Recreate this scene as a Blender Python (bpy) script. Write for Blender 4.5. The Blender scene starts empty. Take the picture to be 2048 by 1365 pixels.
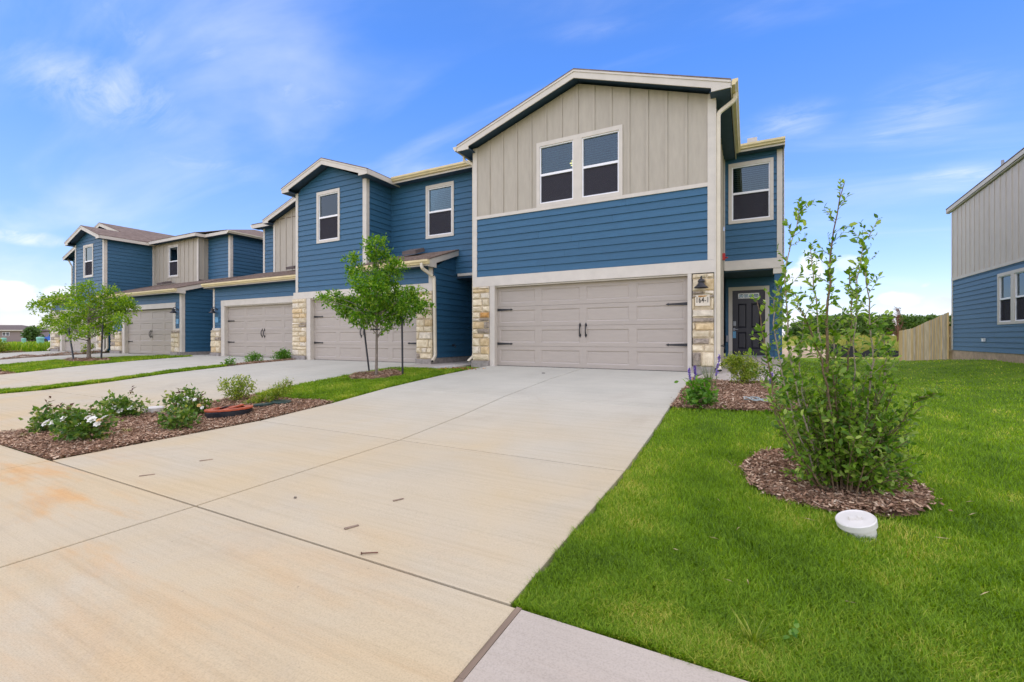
import bpy, bmesh, math, random
import numpy as np
from mathutils import Vector, Matrix

R = math.radians
rnd = random.Random(7)
rng = np.random.default_rng(11)
scene = bpy.context.scene
COL = scene.collection

# ------------------------------------------------------------------ camera
CAM_Z = 0.735                    # garage floor level is z = 0; the street side lies half a metre lower
cam = bpy.data.cameras.new('camera')
cam.sensor_width = 36.0
cam.lens = 895.0 / 2048 * 36
cam.shift_y = -0.0027
cam.clip_start = 0.05
cam.clip_end = 3000
camo = bpy.data.objects.new('camera', cam)
COL.objects.link(camo)
camo.location = (0, 0, CAM_Z)
camo.rotation_euler = (R(90), 0, R(27.8))
scene.camera = camo

# ------------------------------------------------------------------ sky, sun, exposure
SUN_EL = 62.0     # a high sun behind the camera, spread wide by thin cloud
SUN_DIR = Vector((math.cos(R(SUN_EL)) * math.cos(R(-91)), math.cos(R(SUN_EL)) * math.sin(R(-91)), math.sin(R(SUN_EL))))
world = bpy.data.worlds.new('World')
scene.world = world
world.use_nodes = True


def NT(tree):
    tree.nodes.clear()

    def add(t, **kw):
        n = tree.nodes.new(t)
        for k, v in kw.items():
            if k == 'inp':
                for a, b in v.items():
                    n.inputs[a].default_value = b
            else:
                setattr(n, k, v)
        return n

    def link(a, ao, b, bi):
        tree.links.new(a.outputs[ao], b.inputs[bi])
    return add, link


def ramp(n, stops):
    e = n.color_ramp.elements
    while len(e) > 1:
        e.remove(e[-1])
    e[0].position = stops[0][0]
    e[0].color = (*stops[0][1], 1)
    for p, c in stops[1:]:
        x = e.new(p)
        x.color = (*c, 1)


CLOUDS = [(0.091, 0.136, 0.053, 0.036, 0.9, 0.45, 1),
          (0.162, 0.134, 0.028, 0.016, 0.5, 0.6, 1),
          (0.229, 0.069, 0.049, 0.022, 0.95, 0.4, 1),
          (0.281, 0.058, 0.034, 0.019, 0.95, 0.4, 1),
          (0.26, 0.086, 0.026, 0.018, 0.95, 0.4, 1),
          (-1.325, 0.061, 0.042, 0.027, 0.9, 0.5, 1),
          (-1.277, 0.068, 0.028, 0.019, 0.9, 0.5, 1),
          (-1.318, 0.028, 0.059, 0.018, 0.5, 0.8, 1),
          (-1.308, 0.15, 0.084, 0.016, 0.8, 0.9, 0),
          (-0.909, 0.441, 0.189, 0.043, 0.6, 1.5, 0),
          (-1.235, 0.376, 0.18, 0.074, 1.0, 1.4, 0),
          (0.266, 0.356, 0.144, 0.094, 0.85, 1.4, 0),
          (0.063, 0.385, 0.14, 0.051, 0.85, 1.3, 0),
          (-1.131, 0.47, 0.212, 0.063, 0.6, 1.6, 0),
          (0.306, 0.249, 0.116, 0.042, 0.7, 1.4, 0),
          (-1.094, 0.303, 0.262, 0.046, 0.4, 1.5, 0),
          (-0.291, 0.56, 0.259, 0.03, 0.35, 1.6, 0)]


def build_world():
    add, link = NT(world.node_tree)
    out = add('ShaderNodeOutputWorld')
    bg = add('ShaderNodeBackground', inp={'Strength': 0.10})
    sky = add('ShaderNodeTexSky', sky_type='NISHITA', sun_disc=False, sun_elevation=R(SUN_EL),
              sun_rotation=math.atan2(SUN_DIR.x, SUN_DIR.y), altitude=200, air_density=1.0, dust_density=0.6, ozone_density=2.2)
    tc = add('ShaderNodeTexCoord')
    sep = add('ShaderNodeSeparateXYZ')
    link(tc, 'Generated', sep, 0)
    # richer blue overhead
    tint = add('ShaderNodeValToRGB')
    ramp(tint, [(0.0, (0.70, 0.63, 0.74)), (0.12, (0.64, 0.66, 0.86)), (0.28, (0.60, 0.73, 1.02)), (0.50, (0.45, 0.76, 1.24)), (1.0, (0.50, 0.78, 1.15))])
    link(sep, 'Z', tint, 0)
    mul = add('ShaderNodeMixRGB', blend_type='MULTIPLY', inp={0: 1.0})
    link(sky, 0, mul, 1)
    link(tint, 0, mul, 2)
    # high thin cloud: noise on a flat layer far above
    dz = add('ShaderNodeMath', operation='ADD', inp={1: 0.22})
    link(sep, 'Z', dz, 0)
    dv = add('ShaderNodeVectorMath', operation='DIVIDE')
    cmb = add('ShaderNodeCombineXYZ')
    for i in range(3):
        link(dz, 0, cmb, i)
    link(tc, 'Generated', dv, 0)
    link(cmb, 0, dv, 1)
    mp = add('ShaderNodeMapping', inp={'Rotation': (0, 0, R(28)), 'Scale': (0.55, 1.5, 1), 'Location': (3.1, 1.7, 0)})
    link(dv, 0, mp, 'Vector')
    n1 = add('ShaderNodeTexNoise', inp={'Scale': 1.5, 'Detail': 7, 'Roughness': 0.52, 'Distortion': 0.5})
    link(mp, 0, n1, 'Vector')
    r1 = add('ShaderNodeMapRange', interpolation_type='SMOOTHSTEP', inp={1: 0.46, 2: 0.88, 3: 0.0, 4: 0.5})
    link(n1, 0, r1, 0)
    # low heaped cloud near the horizon
    mp2 = add('ShaderNodeMapping', inp={'Scale': (1, 1, 2.3), 'Location': (0.35, 0.2, 0.0)})
    link(tc, 'Generated', mp2, 'Vector')
    n2 = add('ShaderNodeTexNoise', inp={'Scale': 9.0, 'Detail': 8, 'Roughness': 0.52, 'Distortion': 0.15})
    link(mp2, 0, n2, 'Vector')
    hm = add('ShaderNodeMapRange', interpolation_type='SMOOTHSTEP', inp={1: 0.17, 2: 0.03, 3: 0.0, 4: 1.0})
    link(sep, 'Z', hm, 0)
    hs = add('ShaderNodeMath', operation='MULTIPLY_ADD', inp={1: 0.22, 2: -0.22})
    link(hm, 0, hs, 0)
    ad = add('ShaderNodeMath', operation='ADD')
    link(n2, 0, ad, 0)
    link(hs, 0, ad, 1)
    r2 = add('ShaderNodeMapRange', interpolation_type='SMOOTHSTEP', inp={1: 0.53, 2: 0.66, 3: 0.0, 4: 0.5})
    link(ad, 0, r2, 0)
    n4 = add('ShaderNodeTexNoise', inp={'Scale': 5.5, 'Detail': 10, 'Roughness': 0.66, 'Distortion': 0.8})
    link(mp, 0, n4, 'Vector')
    fib = add('ShaderNodeMapRange', inp={1: 0.36, 2: 0.68, 3: 0.10, 4: 0.85})
    link(n4, 0, fib, 0)
    # single clouds: compass bearing, height, half widths, opacity, softness
    az = add('ShaderNodeMath', operation='ARCTAN2')
    link(sep, 'X', az, 0)
    link(sep, 'Y', az, 1)
    last = add('ShaderNodeMath', operation='MAXIMUM')
    link(r1, 0, last, 0)
    link(r2, 0, last, 1)
    for a_, z_, wa, wz, op, soft, kind in CLOUDS:
        ua = add('ShaderNodeMath', operation='MULTIPLY_ADD', inp={1: 1 / wa, 2: -a_ / wa})
        link(az, 0, ua, 0)
        uz = add('ShaderNodeMath', operation='MULTIPLY_ADD', inp={1: 1 / wz, 2: -z_ / wz})
        link(sep, 'Z', uz, 0)
        u2 = add('ShaderNodeMath', operation='MULTIPLY')
        link(ua, 0, u2, 0)
        link(ua, 0, u2, 1)
        d2 = add('ShaderNodeMath', operation='MULTIPLY_ADD')
        link(uz, 0, d2, 0)
        link(uz, 0, d2, 1)
        link(u2, 0, d2, 2)
        dd = add('ShaderNodeMath', operation='SQRT')
        link(d2, 0, dd, 0)
        v = add('ShaderNodeMath', operation='MULTIPLY_ADD', inp={1: 3.2 if kind else 2.4, 2: -.75 if kind else -.30})
        link(n2 if kind else n1, 0, v, 0)
        w = add('ShaderNodeMath', operation='SUBTRACT')
        link(v, 0, w, 0)
        link(dd, 0, w, 1)
        q = add('ShaderNodeMapRange', interpolation_type='SMOOTHSTEP', inp={1: 0.0, 2: soft, 3: 0.0, 4: op})
        link(w, 0, q, 0)
        if not kind:
            q0 = q
            q = add('ShaderNodeMath', operation='MULTIPLY')
            link(q0, 0, q, 0)
            link(fib, 0, q, 1)
        m = add('ShaderNodeMath', operation='MAXIMUM')
        link(last, 0, m, 0)
        link(q, 0, m, 1)
        last = m
    mx = last
    # cloud tone: soft variation of white
    n3 = add('ShaderNodeTexNoise', inp={'Scale': 9.0, 'Detail': 4})
    link(tc, 'Generated', n3, 'Vector')
    cr = add('ShaderNodeValToRGB')
    ramp(cr, [(0.35, (3.3, 3.6, 4.4)), (0.6, (4.3, 4.4, 4.6))])
    link(n3, 0, cr, 0)
    cm = add('ShaderNodeMixRGB')
    link(mx, 0, cm, 0)
    link(mul, 0, cm, 1)
    link(cr, 0, cm, 2)
    link(cm, 0, bg, 0)
    link(bg, 0, out, 0)


build_world()
sun = bpy.data.lights.new('sun', 'SUN')
sun.energy = 1.5
sun.angle = R(172)
sun.color = (1.0, 0.79, 0.47)
suno = bpy.data.objects.new('sun', sun)
COL.objects.link(suno)
suno.location = (0, 0, 30)
suno.rotation_euler = SUN_DIR.to_track_quat('Z', 'Y').to_euler()

scene.view_settings.view_transform = 'Standard'
scene.view_settings.look = 'None'
scene.view_settings.gamma = 1.0
scene.view_settings.use_curve_mapping = False
scene.view_settings.exposure = 1.42

# ------------------------------------------------------------------ materials
M = {}


def mat(name, col, rough=0.6, var=0.06, scale=6.0, bump=0.0, bscale=60.0, stretch=(1, 1, 1), spec=0.4, metal=0.0, col2=None, rand=0.0):
    """painted or plain surface: base colour with soft mottling, optional fine relief and a little variation per object"""
    m = bpy.data.materials.new(name)
    m.use_nodes = True
    add, link = NT(m.node_tree)
    out = add('ShaderNodeOutputMaterial')
    b = add('ShaderNodeBsdfPrincipled', inp={'Roughness': rough, 'Metallic': metal, 'Specular IOR Level': spec})
    link(b, 0, out, 0)
    tc = add('ShaderNodeTexCoord')
    mp = add('ShaderNodeMapping', inp={'Scale': stretch})
    link(tc, 'Object', mp, 'Vector')
    n = add('ShaderNodeTexNoise', inp={'Scale': scale, 'Detail': 5, 'Roughness': 0.6})
    link(mp, 0, n, 'Vector')
    c1 = tuple(max(0, x * (1 - var * 2)) for x in col)
    c2 = col2 if col2 else tuple(min(1, x * (1 + var * 2)) for x in col)
    r = add('ShaderNodeValToRGB')
    ramp(r, [(0.3, c1), (0.7, c2)])
    link(n, 0, r, 0)
    last = r
    if rand:
        oi = add('ShaderNodeObjectInfo')
        mr = add('ShaderNodeMapRange', inp={1: 0, 2: 1, 3: 1 - rand, 4: 1 + rand})
        link(oi, 'Random', mr, 0)
        hs = add('ShaderNodeHueSaturation')
        link(mr, 0, hs, 'Value')
        link(r, 0, hs, 'Color')
        last = hs
    link(last, 0, b, 'Base Color')
    if bump:
        n2 = add('ShaderNodeTexNoise', inp={'Scale': bscale, 'Detail': 4})
        link(mp, 0, n2, 'Vector')
        bp = add('ShaderNodeBump', inp={'Strength': bump, 'Distance': 0.01})
        link(n2, 0, bp, 'Height')
        link(bp, 0, b, 'Normal')
    M[name] = m
    return m


mat('blue_paint', (0.025, 0.098, 0.170), 0.55, 0.05, 3.0, 0.35, 40, (1, 1, 9), rand=0.05)
mat('blue_soffit', (0.040, 0.075, 0.120), 0.7, 0.03)
mat('beige_paint_brightened', (0.52, 0.465, 0.385), 0.6, 0.035, 2.0, 0.15, 60, (5, 5, 1), rand=0.02)  # beige with extra brightness in the colour, lifting the right house's shaded wall
mat('blue_paint_brightened', (0.058, 0.135, 0.205), 0.55, 0.05, 3.0, 0.35, 40, (1, 1, 9), rand=0.05)  # siding blue lightened likewise, light put into the colour for that shaded wall
mat('beige_paint', (0.39, 0.345, 0.265), 0.6, 0.035, 2.0, 0.15, 60, (5, 5, 1), rand=0.02)
mat('trim_paint', (0.55, 0.50, 0.415), 0.55, 0.03, 4.0, 0.1, 50)
mat('white_vinyl', (0.78, 0.77, 0.75), 0.4, 0.02)
mat('garage_paint', (0.375, 0.325, 0.265), 0.5, 0.02, 3.0, 0.12, 90, (1, 1, 6), rand=0.015)
mat('gutter_paint', (0.66, 0.54, 0.29), 0.4, 0.05, 3.0)
mat('downspout_paint', (0.60, 0.53, 0.39), 0.4, 0.04, 3.0)
mat('black_metal', (0.02, 0.02, 0.022), 0.45, 0.1, 8.0)
mat('grey_metal', (0.3, 0.31, 0.32), 0.5, 0.1)
mat('door_paint', (0.018, 0.018, 0.026), 0.35, 0.05)
mat('blind', (0.62, 0.65, 0.64), 0.5, 0.03)
mat('screen', (0.05, 0.048, 0.052), 0.8, 0.1, 30)
mat('plinth', (0.27, 0.24, 0.21), 0.85, 0.15, 8.0, 0.5, 60)
mat('tan_foundation', (0.42, 0.30, 0.19), 0.85, 0.12, 5.0, 0.5, 50)
mat('mortar', (0.50, 0.41, 0.27), 0.9, 0.1, 14.0, 0.5, 90)
mat('stone_cream', (0.66, 0.53, 0.32), 0.85, 0.12, 9.0, 0.9, 30, col2=(0.74, 0.64, 0.44), rand=0.10)
mat('stone_white', (0.64, 0.56, 0.42), 0.85, 0.12, 9.0, 0.9, 30, rand=0.07)
mat('stone_tan', (0.62, 0.44, 0.21), 0.85, 0.15, 9.0, 0.9, 30, col2=(0.72, 0.56, 0.32), rand=0.08)
mat('stone_grey', (0.30, 0.24, 0.17), 0.85, 0.25, 12.0, 0.9, 30, col2=(0.42, 0.35, 0.27), rand=0.1)
mat('stone_orange', (0.50, 0.22, 0.05), 0.85, 0.2, 12.0, 0.9, 30, col2=(0.62, 0.34, 0.10))
mat('plaque', (0.70, 0.62, 0.48), 0.7, 0.05, 10)
mat('interior', (0.05, 0.055, 0.06), 0.9)
mat('red_plastic', (0.45, 0.02, 0.015), 0.35)
mat('red_lid', (0.42, 0.085, 0.03), 0.55, 0.15, 10)
mat('black_plastic', (0.012, 0.014, 0.018), 0.4, 0.1)
mat('green_plastic', (0.02, 0.045, 0.035), 0.5, 0.1)
mat('pale_green_plastic', (0.22, 0.48, 0.36), 0.5, 0.05)
mat('white_plastic', (0.66, 0.63, 0.56), 0.4, 0.03)
mat('wood_strip', (0.30, 0.22, 0.15), 0.85, 0.3, 4.0, 0.6, 60, (1, 0.1, 1))
mat('picket_wood', (0.62, 0.45, 0.22), 0.8, 0.22, 3.0, 0.5, 40, (6, 6, 0.6), col2=(0.68, 0.54, 0.34), rand=0.22)
mat('sealant', (0.07, 0.055, 0.04), 0.9, 0.2, 20)
mat('bark', (0.20, 0.165, 0.125), 0.9, 0.2, 30, 0.8, 60, (1, 1, 0.4))
mat('bark_pale', (0.29, 0.24, 0.165), 0.9, 0.2, 40, 0.6, 60)
mat('twig', (0.16, 0.11, 0.06), 0.9, 0.2, 30)
mat('green_stem', (0.10, 0.13, 0.04), 0.8, 0.2, 30)
mat('rusty_twig', (0.20, 0.09, 0.05), 0.9, 0.2, 10)
mat('brown_siding', (0.24, 0.19, 0.17), 0.8, 0.05)
mat('brown_roof', (0.12, 0.095, 0.085), 0.9, 0.1)
mat('red_fence', (0.35, 0.10, 0.04), 0.8, 0.1)
mat('vehicle_blue', (0.02, 0.12, 0.50), 0.35, 0.05)
mat('picket_grey', (0.46, 0.37, 0.26), 0.85, 0.2, 3.0, 0.5, 40, (6, 6, 0.6), rand=0.15)
mat('picket_gold', (0.66, 0.40, 0.12), 0.8, 0.2, 3.0, 0.5, 40, (6, 6, 0.6), col2=(0.70, 0.50, 0.22), rand=0.15)
mat('silt_cloth', (0.012, 0.012, 0.014), 0.7, 0.2)
mat('bare_dirt', (0.45, 0.34, 0.22), 0.95, 0.15, 1.5, 0.5, 10)
mat('twine', (0.42, 0.52, 0.50), 0.8, 0.1)
mat('petal_white', (0.82, 0.80, 0.70), 0.6, 0.03)
mat('petal_gold', (0.70, 0.45, 0.16), 0.6, 0.1)
mat('petal_purple', (0.17, 0.10, 0.40), 0.6, 0.1)
mat('splash_concrete', (0.45, 0.42, 0.38), 0.9, 0.1, 10)
mat('dry_leaf', (0.30, 0.14, 0.04), 0.9, 0.3, 10)
mat('blue_tag', (0.12, 0.30, 0.45), 0.5, 0.05)
mat('rust', (0.12, 0.05, 0.03), 0.8, 0.2, 20)
mat('ink', (0.02, 0.018, 0.016), 0.6, 0.0)


def mat_glass():
    m = bpy.data.materials.new('window_glass')
    m.use_nodes = True
    add, link = NT(m.node_tree)
    out = add('ShaderNodeOutputMaterial')
    tr = add('ShaderNodeBsdfTransparent', inp={0: (0.40, 0.49, 0.50, 1)})
    gl = add('ShaderNodeBsdfGlossy', inp={0: (0.8, 0.95, 1, 1), 'Roughness': 0.02})
    fr = add('ShaderNodeFresnel', inp={0: 1.5})
    mr = add('ShaderNodeMath', operation='ADD', inp={1: 0.02})
    link(fr, 0, mr, 0)
    mx = add('ShaderNodeMixShader')
    link(mr, 0, mx, 0)
    link(tr, 0, mx, 1)
    link(gl, 0, mx, 2)
    link(mx, 0, out, 0)
    M['glass'] = m


def mat_emit():
    m = bpy.data.materials.new('lamp_glow')
    m.use_nodes = True
    add, link = NT(m.node_tree)
    out = add('ShaderNodeOutputMaterial')
    e = add('ShaderNodeEmission', inp={0: (1.0, 0.62, 0.22, 1), 1: 3.5})
    link(e, 0, out, 0)
    M['lamp_glow'] = m


def mat_shingle():
    m = bpy.data.materials.new('shingles')
    m.use_nodes = True
    add, link = NT(m.node_tree)
    out = add('ShaderNodeOutputMaterial')
    b = add('ShaderNodeBsdfPrincipled', inp={'Roughness': 0.95, 'Specular IOR Level': 0.2})
    link(b, 0, out, 0)
    tc = add('ShaderNodeTexCoord')
    n = add('ShaderNodeTexNoise', inp={'Scale': 5.0, 'Detail': 8, 'Roughness': 0.75})
    link(tc, 'Object', n, 'Vector')
    r = add('ShaderNodeValToRGB')
    ramp(r, [(0.3, (0.105, 0.075, 0.058)), (0.52, (0.185, 0.135, 0.105)), (0.7, (0.27, 0.21, 0.17))])
    link(n, 0, r, 0)
    link(r, 0, b, 'Base Color')
    n2 = add('ShaderNodeTexNoise', inp={'Scale': 150.0, 'Detail': 3})
    link(tc, 'Object', n2, 'Vector')
    bp = add('ShaderNodeBump', inp={'Strength': 0.5, 'Distance': 0.01})
    link(n2, 0, bp, 'Height')
    link(bp, 0, b, 'Normal')
    M['shingles'] = m


def mat_concrete(name, base, dirty, stain):
    m = bpy.data.materials.new(name)
    m.use_nodes = True
    add, link = NT(m.node_tree)
    out = add('ShaderNodeOutputMaterial')
    b = add('ShaderNodeBsdfPrincipled', inp={'Roughness': 0.85, 'Specular IOR Level': 0.25})
    link(b, 0, out, 0)
    g = add('ShaderNodeNewGeometry')
    sp = add('ShaderNodeSeparateXYZ')
    link(g, 'Position', sp, 0)
    # broad mottling
    n = add('ShaderNodeTexNoise', inp={'Scale': 1.1, 'Detail': 7, 'Roughness': 0.62})
    link(g, 'Position', n, 'Vector')
    r = add('ShaderNodeValToRGB')
    ramp(r, [(0.25, tuple(x * 0.90 for x in base)), (0.55, base), (0.8, tuple(min(1, x * 1.06) for x in base))])
    link(n, 0, r, 0)
    # washed-in soil tone, strongest near the street
    mr = add('ShaderNodeMapRange', interpolation_type='SMOOTHSTEP', inp={1: 7.6, 2: 2.6, 3: 0.0, 4: 1.0})
    link(sp, 'Y', mr, 0)
    nd = add('ShaderNodeTexNoise', inp={'Scale': 0.7, 'Detail': 5, 'Distortion': 0.6})
    link(g, 'Position', nd, 'Vector')
    rd = add('ShaderNodeMapRange', inp={1: 0.25, 2: 0.7, 3: 0.35, 4: 1.0})
    link(nd, 0, rd, 0)
    md = add('ShaderNodeMath', operation='MULTIPLY')
    link(mr, 0, md, 0)
    link(rd, 0, md, 1)
    ms = add('ShaderNodeMath', operation='MULTIPLY', inp={1: dirty})
    link(md, 0, ms, 0)
    mix1 = add('ShaderNodeMixRGB', inp={2: (0.52, 0.405, 0.225, 1)})
    link(ms, 0, mix1, 0)
    link(r, 0, mix1, 1)
    # rusty streaks along the sidewalk
    mp = add('ShaderNodeMapping', inp={'Scale': (0.42, 1.7, 1), 'Location': (2.25, 0.85, 0), 'Rotation': (0, 0, R(9))})
    link(g, 'Position', mp, 'Vector')
    n3 = add('ShaderNodeTexNoise', inp={'Scale': 1.25, 'Detail': 8, 'Roughness': 0.62, 'Distortion': 0.35})
    link(mp, 0, n3, 'Vector')
    r3 = add('ShaderNodeMapRange', interpolation_type='SMOOTHSTEP', inp={1: 0.47, 2: 0.68, 3: 0.0, 4: 1.0})
    link(n3, 0, r3, 0)
    mk = add('ShaderNodeMapRange', interpolation_type='SMOOTHSTEP', inp={1: 2.7, 2: 1.3, 3: 0.0, 4: stain})
    link(sp, 'Y', mk, 0)
    mkx = add('ShaderNodeMapRange', interpolation_type='SMOOTHSTEP', inp={1: -2.2, 2: -4.4, 3: 0.42, 4: 1.35})
    link(sp, 'X', mkx, 0)
    mk2 = add('ShaderNodeMath', operation='MULTIPLY')
    link(mk, 0, mk2, 0)
    link(mkx, 0, mk2, 1)
    mm = add('ShaderNodeMath', operation='MULTIPLY', use_clamp=True)
    link(r3, 0, mm, 0)
    link(mk2, 0, mm, 1)
    mix2 = add('ShaderNodeMixRGB', inp={2: (0.56, 0.34, 0.14, 1)})
    link(mm, 0, mix2, 0)
    link(mix1, 0, mix2, 1)
    # fine sand speckle and small dark pits
    n4 = add('ShaderNodeTexNoise', inp={'Scale': 130.0, 'Detail': 3})
    link(g, 'Position', n4, 'Vector')
    r4 = add('ShaderNodeValToRGB')
    ramp(r4, [(0.3, (0.84, 0.84, 0.84)), (0.5, (1, 1, 1)), (0.75, (1.08, 1.08, 1.08))])
    link(n4, 0, r4, 0)
    mix3 = add('ShaderNodeMixRGB', blend_type='MULTIPLY', inp={0: 0.8})
    link(mix2, 0, mix3, 1)
    link(r4, 0, mix3, 2)
    mq = add('ShaderNodeMapping', inp={'Scale': (0.25, 9, 1)})
    link(g, 'Position', mq, 'Vector')
    n5 = add('ShaderNodeTexNoise', inp={'Scale': 2.2, 'Detail': 8, 'Roughness': 0.7})
    link(mq, 0, n5, 'Vector')
    r5 = add('ShaderNodeValToRGB')
    ramp(r5, [(0.3, (0.90, 0.89, 0.87)), (0.5, (1, 1, 1)), (0.7, (1.05, 1.05, 1.05))])
    link(n5, 0, r5, 0)
    mix5 = add('ShaderNodeMixRGB', blend_type='MULTIPLY', inp={0: 0.85})
    link(mix3, 0, mix5, 1)
    link(r5, 0, mix5, 2)
    n6 = add('ShaderNodeTexNoise', inp={'Scale': 0.55, 'Detail': 9, 'Roughness': 0.7, 'Distortion': 0.9})
    link(g, 'Position', n6, 'Vector')
    r6 = add('ShaderNodeMapRange', interpolation_type='SMOOTHSTEP', inp={1: 0.54, 2: 0.70, 3: 0.0, 4: 0.30})
    link(n6, 0, r6, 0)
    mix6 = add('ShaderNodeMixRGB', inp={2: (0.36, 0.30, 0.22, 1)})
    link(r6, 0, mix6, 0)
    link(mix5, 0, mix6, 1)
    mix3 = mix6
    v = add('ShaderNodeTexVoronoi', inp={'Scale': 5.5, 'Randomness': 1.0})
    link(g, 'Position', v, 'Vector')
    rv = add('ShaderNodeMapRange', inp={1: 0.022, 2: 0.04, 3: 0.45, 4: 0.0})
    link(v, 'Distance', rv, 0)
    mix4 = add('ShaderNodeMixRGB', inp={2: (0.22, 0.17, 0.12, 1)})
    link(rv, 0, mix4, 0)
    link(mix3, 0, mix4, 1)
    link(mix4, 0, b, 'Base Color')
    # broom finish
    mpb = add('ShaderNodeMapping', inp={'Scale': (0.6, 40, 1)})
    link(g, 'Position', mpb, 'Vector')
    nb = add('ShaderNodeTexNoise', inp={'Scale': 4.0, 'Detail': 4})
    link(mpb, 0, nb, 'Vector')
    ab = add('ShaderNodeMath', operation='ADD')
    link(nb, 0, ab, 0)
    link(n4, 0, ab, 1)
    bp = add('ShaderNodeBump', inp={'Strength': 0.25, 'Distance': 0.004})
    link(ab, 0, bp, 'Height')
    link(bp, 0, b, 'Normal')
    M[name] = m


def mat_leaf(name, c1, c2, c3=None, trans=0.35, rough=0.5, patch=0.0, pscale=1.0):
    """foliage: colour differs from leaf to leaf; part of the light passes through"""
    m = bpy.data.materials.new(name)
    m.use_nodes = True
    add, link = NT(m.node_tree)
    out = add('ShaderNodeOutputMaterial')
    g = add('ShaderNodeNewGeometry')
    r = add('ShaderNodeValToRGB')
    st = [(0.0, c1), (0.7, c2)]
    if c3:
        st += [(0.97, c3)]
    ramp(r, st)
    src = (g, 'Random Per Island')
    if patch:
        n = add('ShaderNodeTexNoise', inp={'Scale': pscale, 'Detail': 3})
        link(g, 'Position', n, 'Vector')
        mr = add('ShaderNodeMapRange', inp={1: 0.3, 2: 0.7, 3: 0.0, 4: 1.0})
        link(n, 0, mr, 0)
        mx = add('ShaderNodeMix', inp={0: patch})
        link(g, 'Random Per Island', mx, 2)
        link(mr, 0, mx, 3)
        src = (mx, 0)
    link(src[0], src[1], r, 0)
    d = add('ShaderNodeBsdfPrincipled', inp={'Roughness': rough, 'Specular IOR Level': 0.35})
    t = add('ShaderNodeBsdfTranslucent')
    link(r, 0, d, 'Base Color')
    hs = add('ShaderNodeHueSaturation', inp={'Value': 1.5, 'Saturation': 1.1})
    link(r, 0, hs, 'Color')
    link(hs, 0, t, 0)
    mx2 = add('ShaderNodeMixShader', inp={0: trans})
    link(d, 0, mx2, 1)
    link(t, 0, mx2, 2)
    link(mx2, 0, out, 0)
    M[name] = m


def mat_ground():
    m = bpy.data.materials.new('ground_cover')
    m.use_nodes = True
    add, link = NT(m.node_tree)
    out = add('ShaderNodeOutputMaterial')
    b = add('ShaderNodeBsdfPrincipled', inp={'Roughness': 0.95, 'Specular IOR Level': 0.1})
    link(b, 0, out, 0)
    g = add('ShaderNodeNewGeometry')
    n = add('ShaderNodeTexNoise', inp={'Scale': 0.9, 'Detail': 9, 'Roughness': 0.7})
    link(g, 'Position', n, 'Vector')
    r = add('ShaderNodeValToRGB')
    ramp(r, [(0.25, (0.060, 0.120, 0.008)), (0.5, (0.12, 0.20, 0.012)), (0.75, (0.20, 0.25, 0.03))])
    link(n, 0, r, 0)
    # unmown meadow far behind: yellower
    sp = add('ShaderNodeSeparateXYZ')
    link(g, 'Position', sp, 0)
    mr = add('ShaderNodeMapRange', interpolation_type='SMOOTHSTEP', inp={1: 41, 2: 44, 3: 0, 4: 1})
    link(sp, 'Y', mr, 0)
    n2 = add('ShaderNodeTexNoise', inp={'Scale': 0.12, 'Detail': 8, 'Roughness': 0.65})
    link(g, 'Position', n2, 'Vector')
    r2 = add('ShaderNodeValToRGB')
    ramp(r2, [(0.3, (0.13, 0.17, 0.02)), (0.5, (0.28, 0.28, 0.04)), (0.72, (0.42, 0.35, 0.11))])
    link(n2, 0, r2, 0)
    mx = add('ShaderNodeMixRGB')
    link(mr, 0, mx, 0)
    link(r, 0, mx, 1)
    link(r2, 0, mx, 2)
    link(mx, 0, b, 'Base Color')
    n3 = add('ShaderNodeTexNoise', inp={'Scale': 25, 'Detail': 5})
    link(g, 'Position', n3, 'Vector')
    bp = add('ShaderNodeBump', inp={'Strength': 0.8, 'Distance': 0.05})
    link(n3, 0, bp, 'Height')
    link(bp, 0, b, 'Normal')
    M['ground_cover'] = m


def mat_chips():
    m = bpy.data.materials.new('bark_chips')
    m.use_nodes = True
    add, link = NT(m.node_tree)
    out = add('ShaderNodeOutputMaterial')
    b = add('ShaderNodeBsdfPrincipled', inp={'Roughness': 0.9, 'Specular IOR Level': 0.2})
    link(b, 0, out, 0)
    g = add('ShaderNodeNewGeometry')
    r = add('ShaderNodeValToRGB')
    ramp(r, [(0.0, (0.10, 0.052, 0.028)), (0.4, (0.27, 0.152, 0.088)), (0.75, (0.44, 0.275, 0.170)), (0.92, (0.60, 0.43, 0.28)), (1.0, (0.70, 0.56, 0.40))])
    link(g, 'Random Per Island', r, 0)
    link(r, 0, b, 'Base Color')
    M['bark_chips'] = m


mat_glass()
mat_emit()
mat_shingle()
mat_concrete('concrete', (0.47, 0.448, 0.358), 0.95, 0.75)
mat_concrete('pale_concrete', (0.435, 0.385, 0.315), 0.10, 0.10)
mat_ground()
mat_chips()
mat_leaf('grass_blade', (0.034, 0.094, 0.003), (0.250, 0.400, 0.014), (0.68, 0.56, 0.13), 0.38, 0.6, 0.40, 1.8)
mat_leaf('leaf_shrub', (0.055, 0.135, 0.012), (0.185, 0.310, 0.030), (0.38, 0.48, 0.10), 0.42, 0.4)
mat_leaf('leaf_tree', (0.045, 0.145, 0.007), (0.150, 0.300, 0.016), (0.34, 0.46, 0.06), 0.45, 0.45)
mat_leaf('leaf_bright_tree', (0.075, 0.185, 0.008), (0.22, 0.36, 0.018), (0.42, 0.52, 0.07), 0.48, 0.45)
mat_leaf('leaf_rose', (0.040, 0.105, 0.014), (0.140, 0.240, 0.036), (0.30, 0.33, 0.07), 0.40, 0.4)
mat_leaf('leaf_rose_red', (0.08, 0.03, 0.02), (0.14, 0.08, 0.04), (0.16, 0.14, 0.05), 0.3, 0.4)
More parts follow.
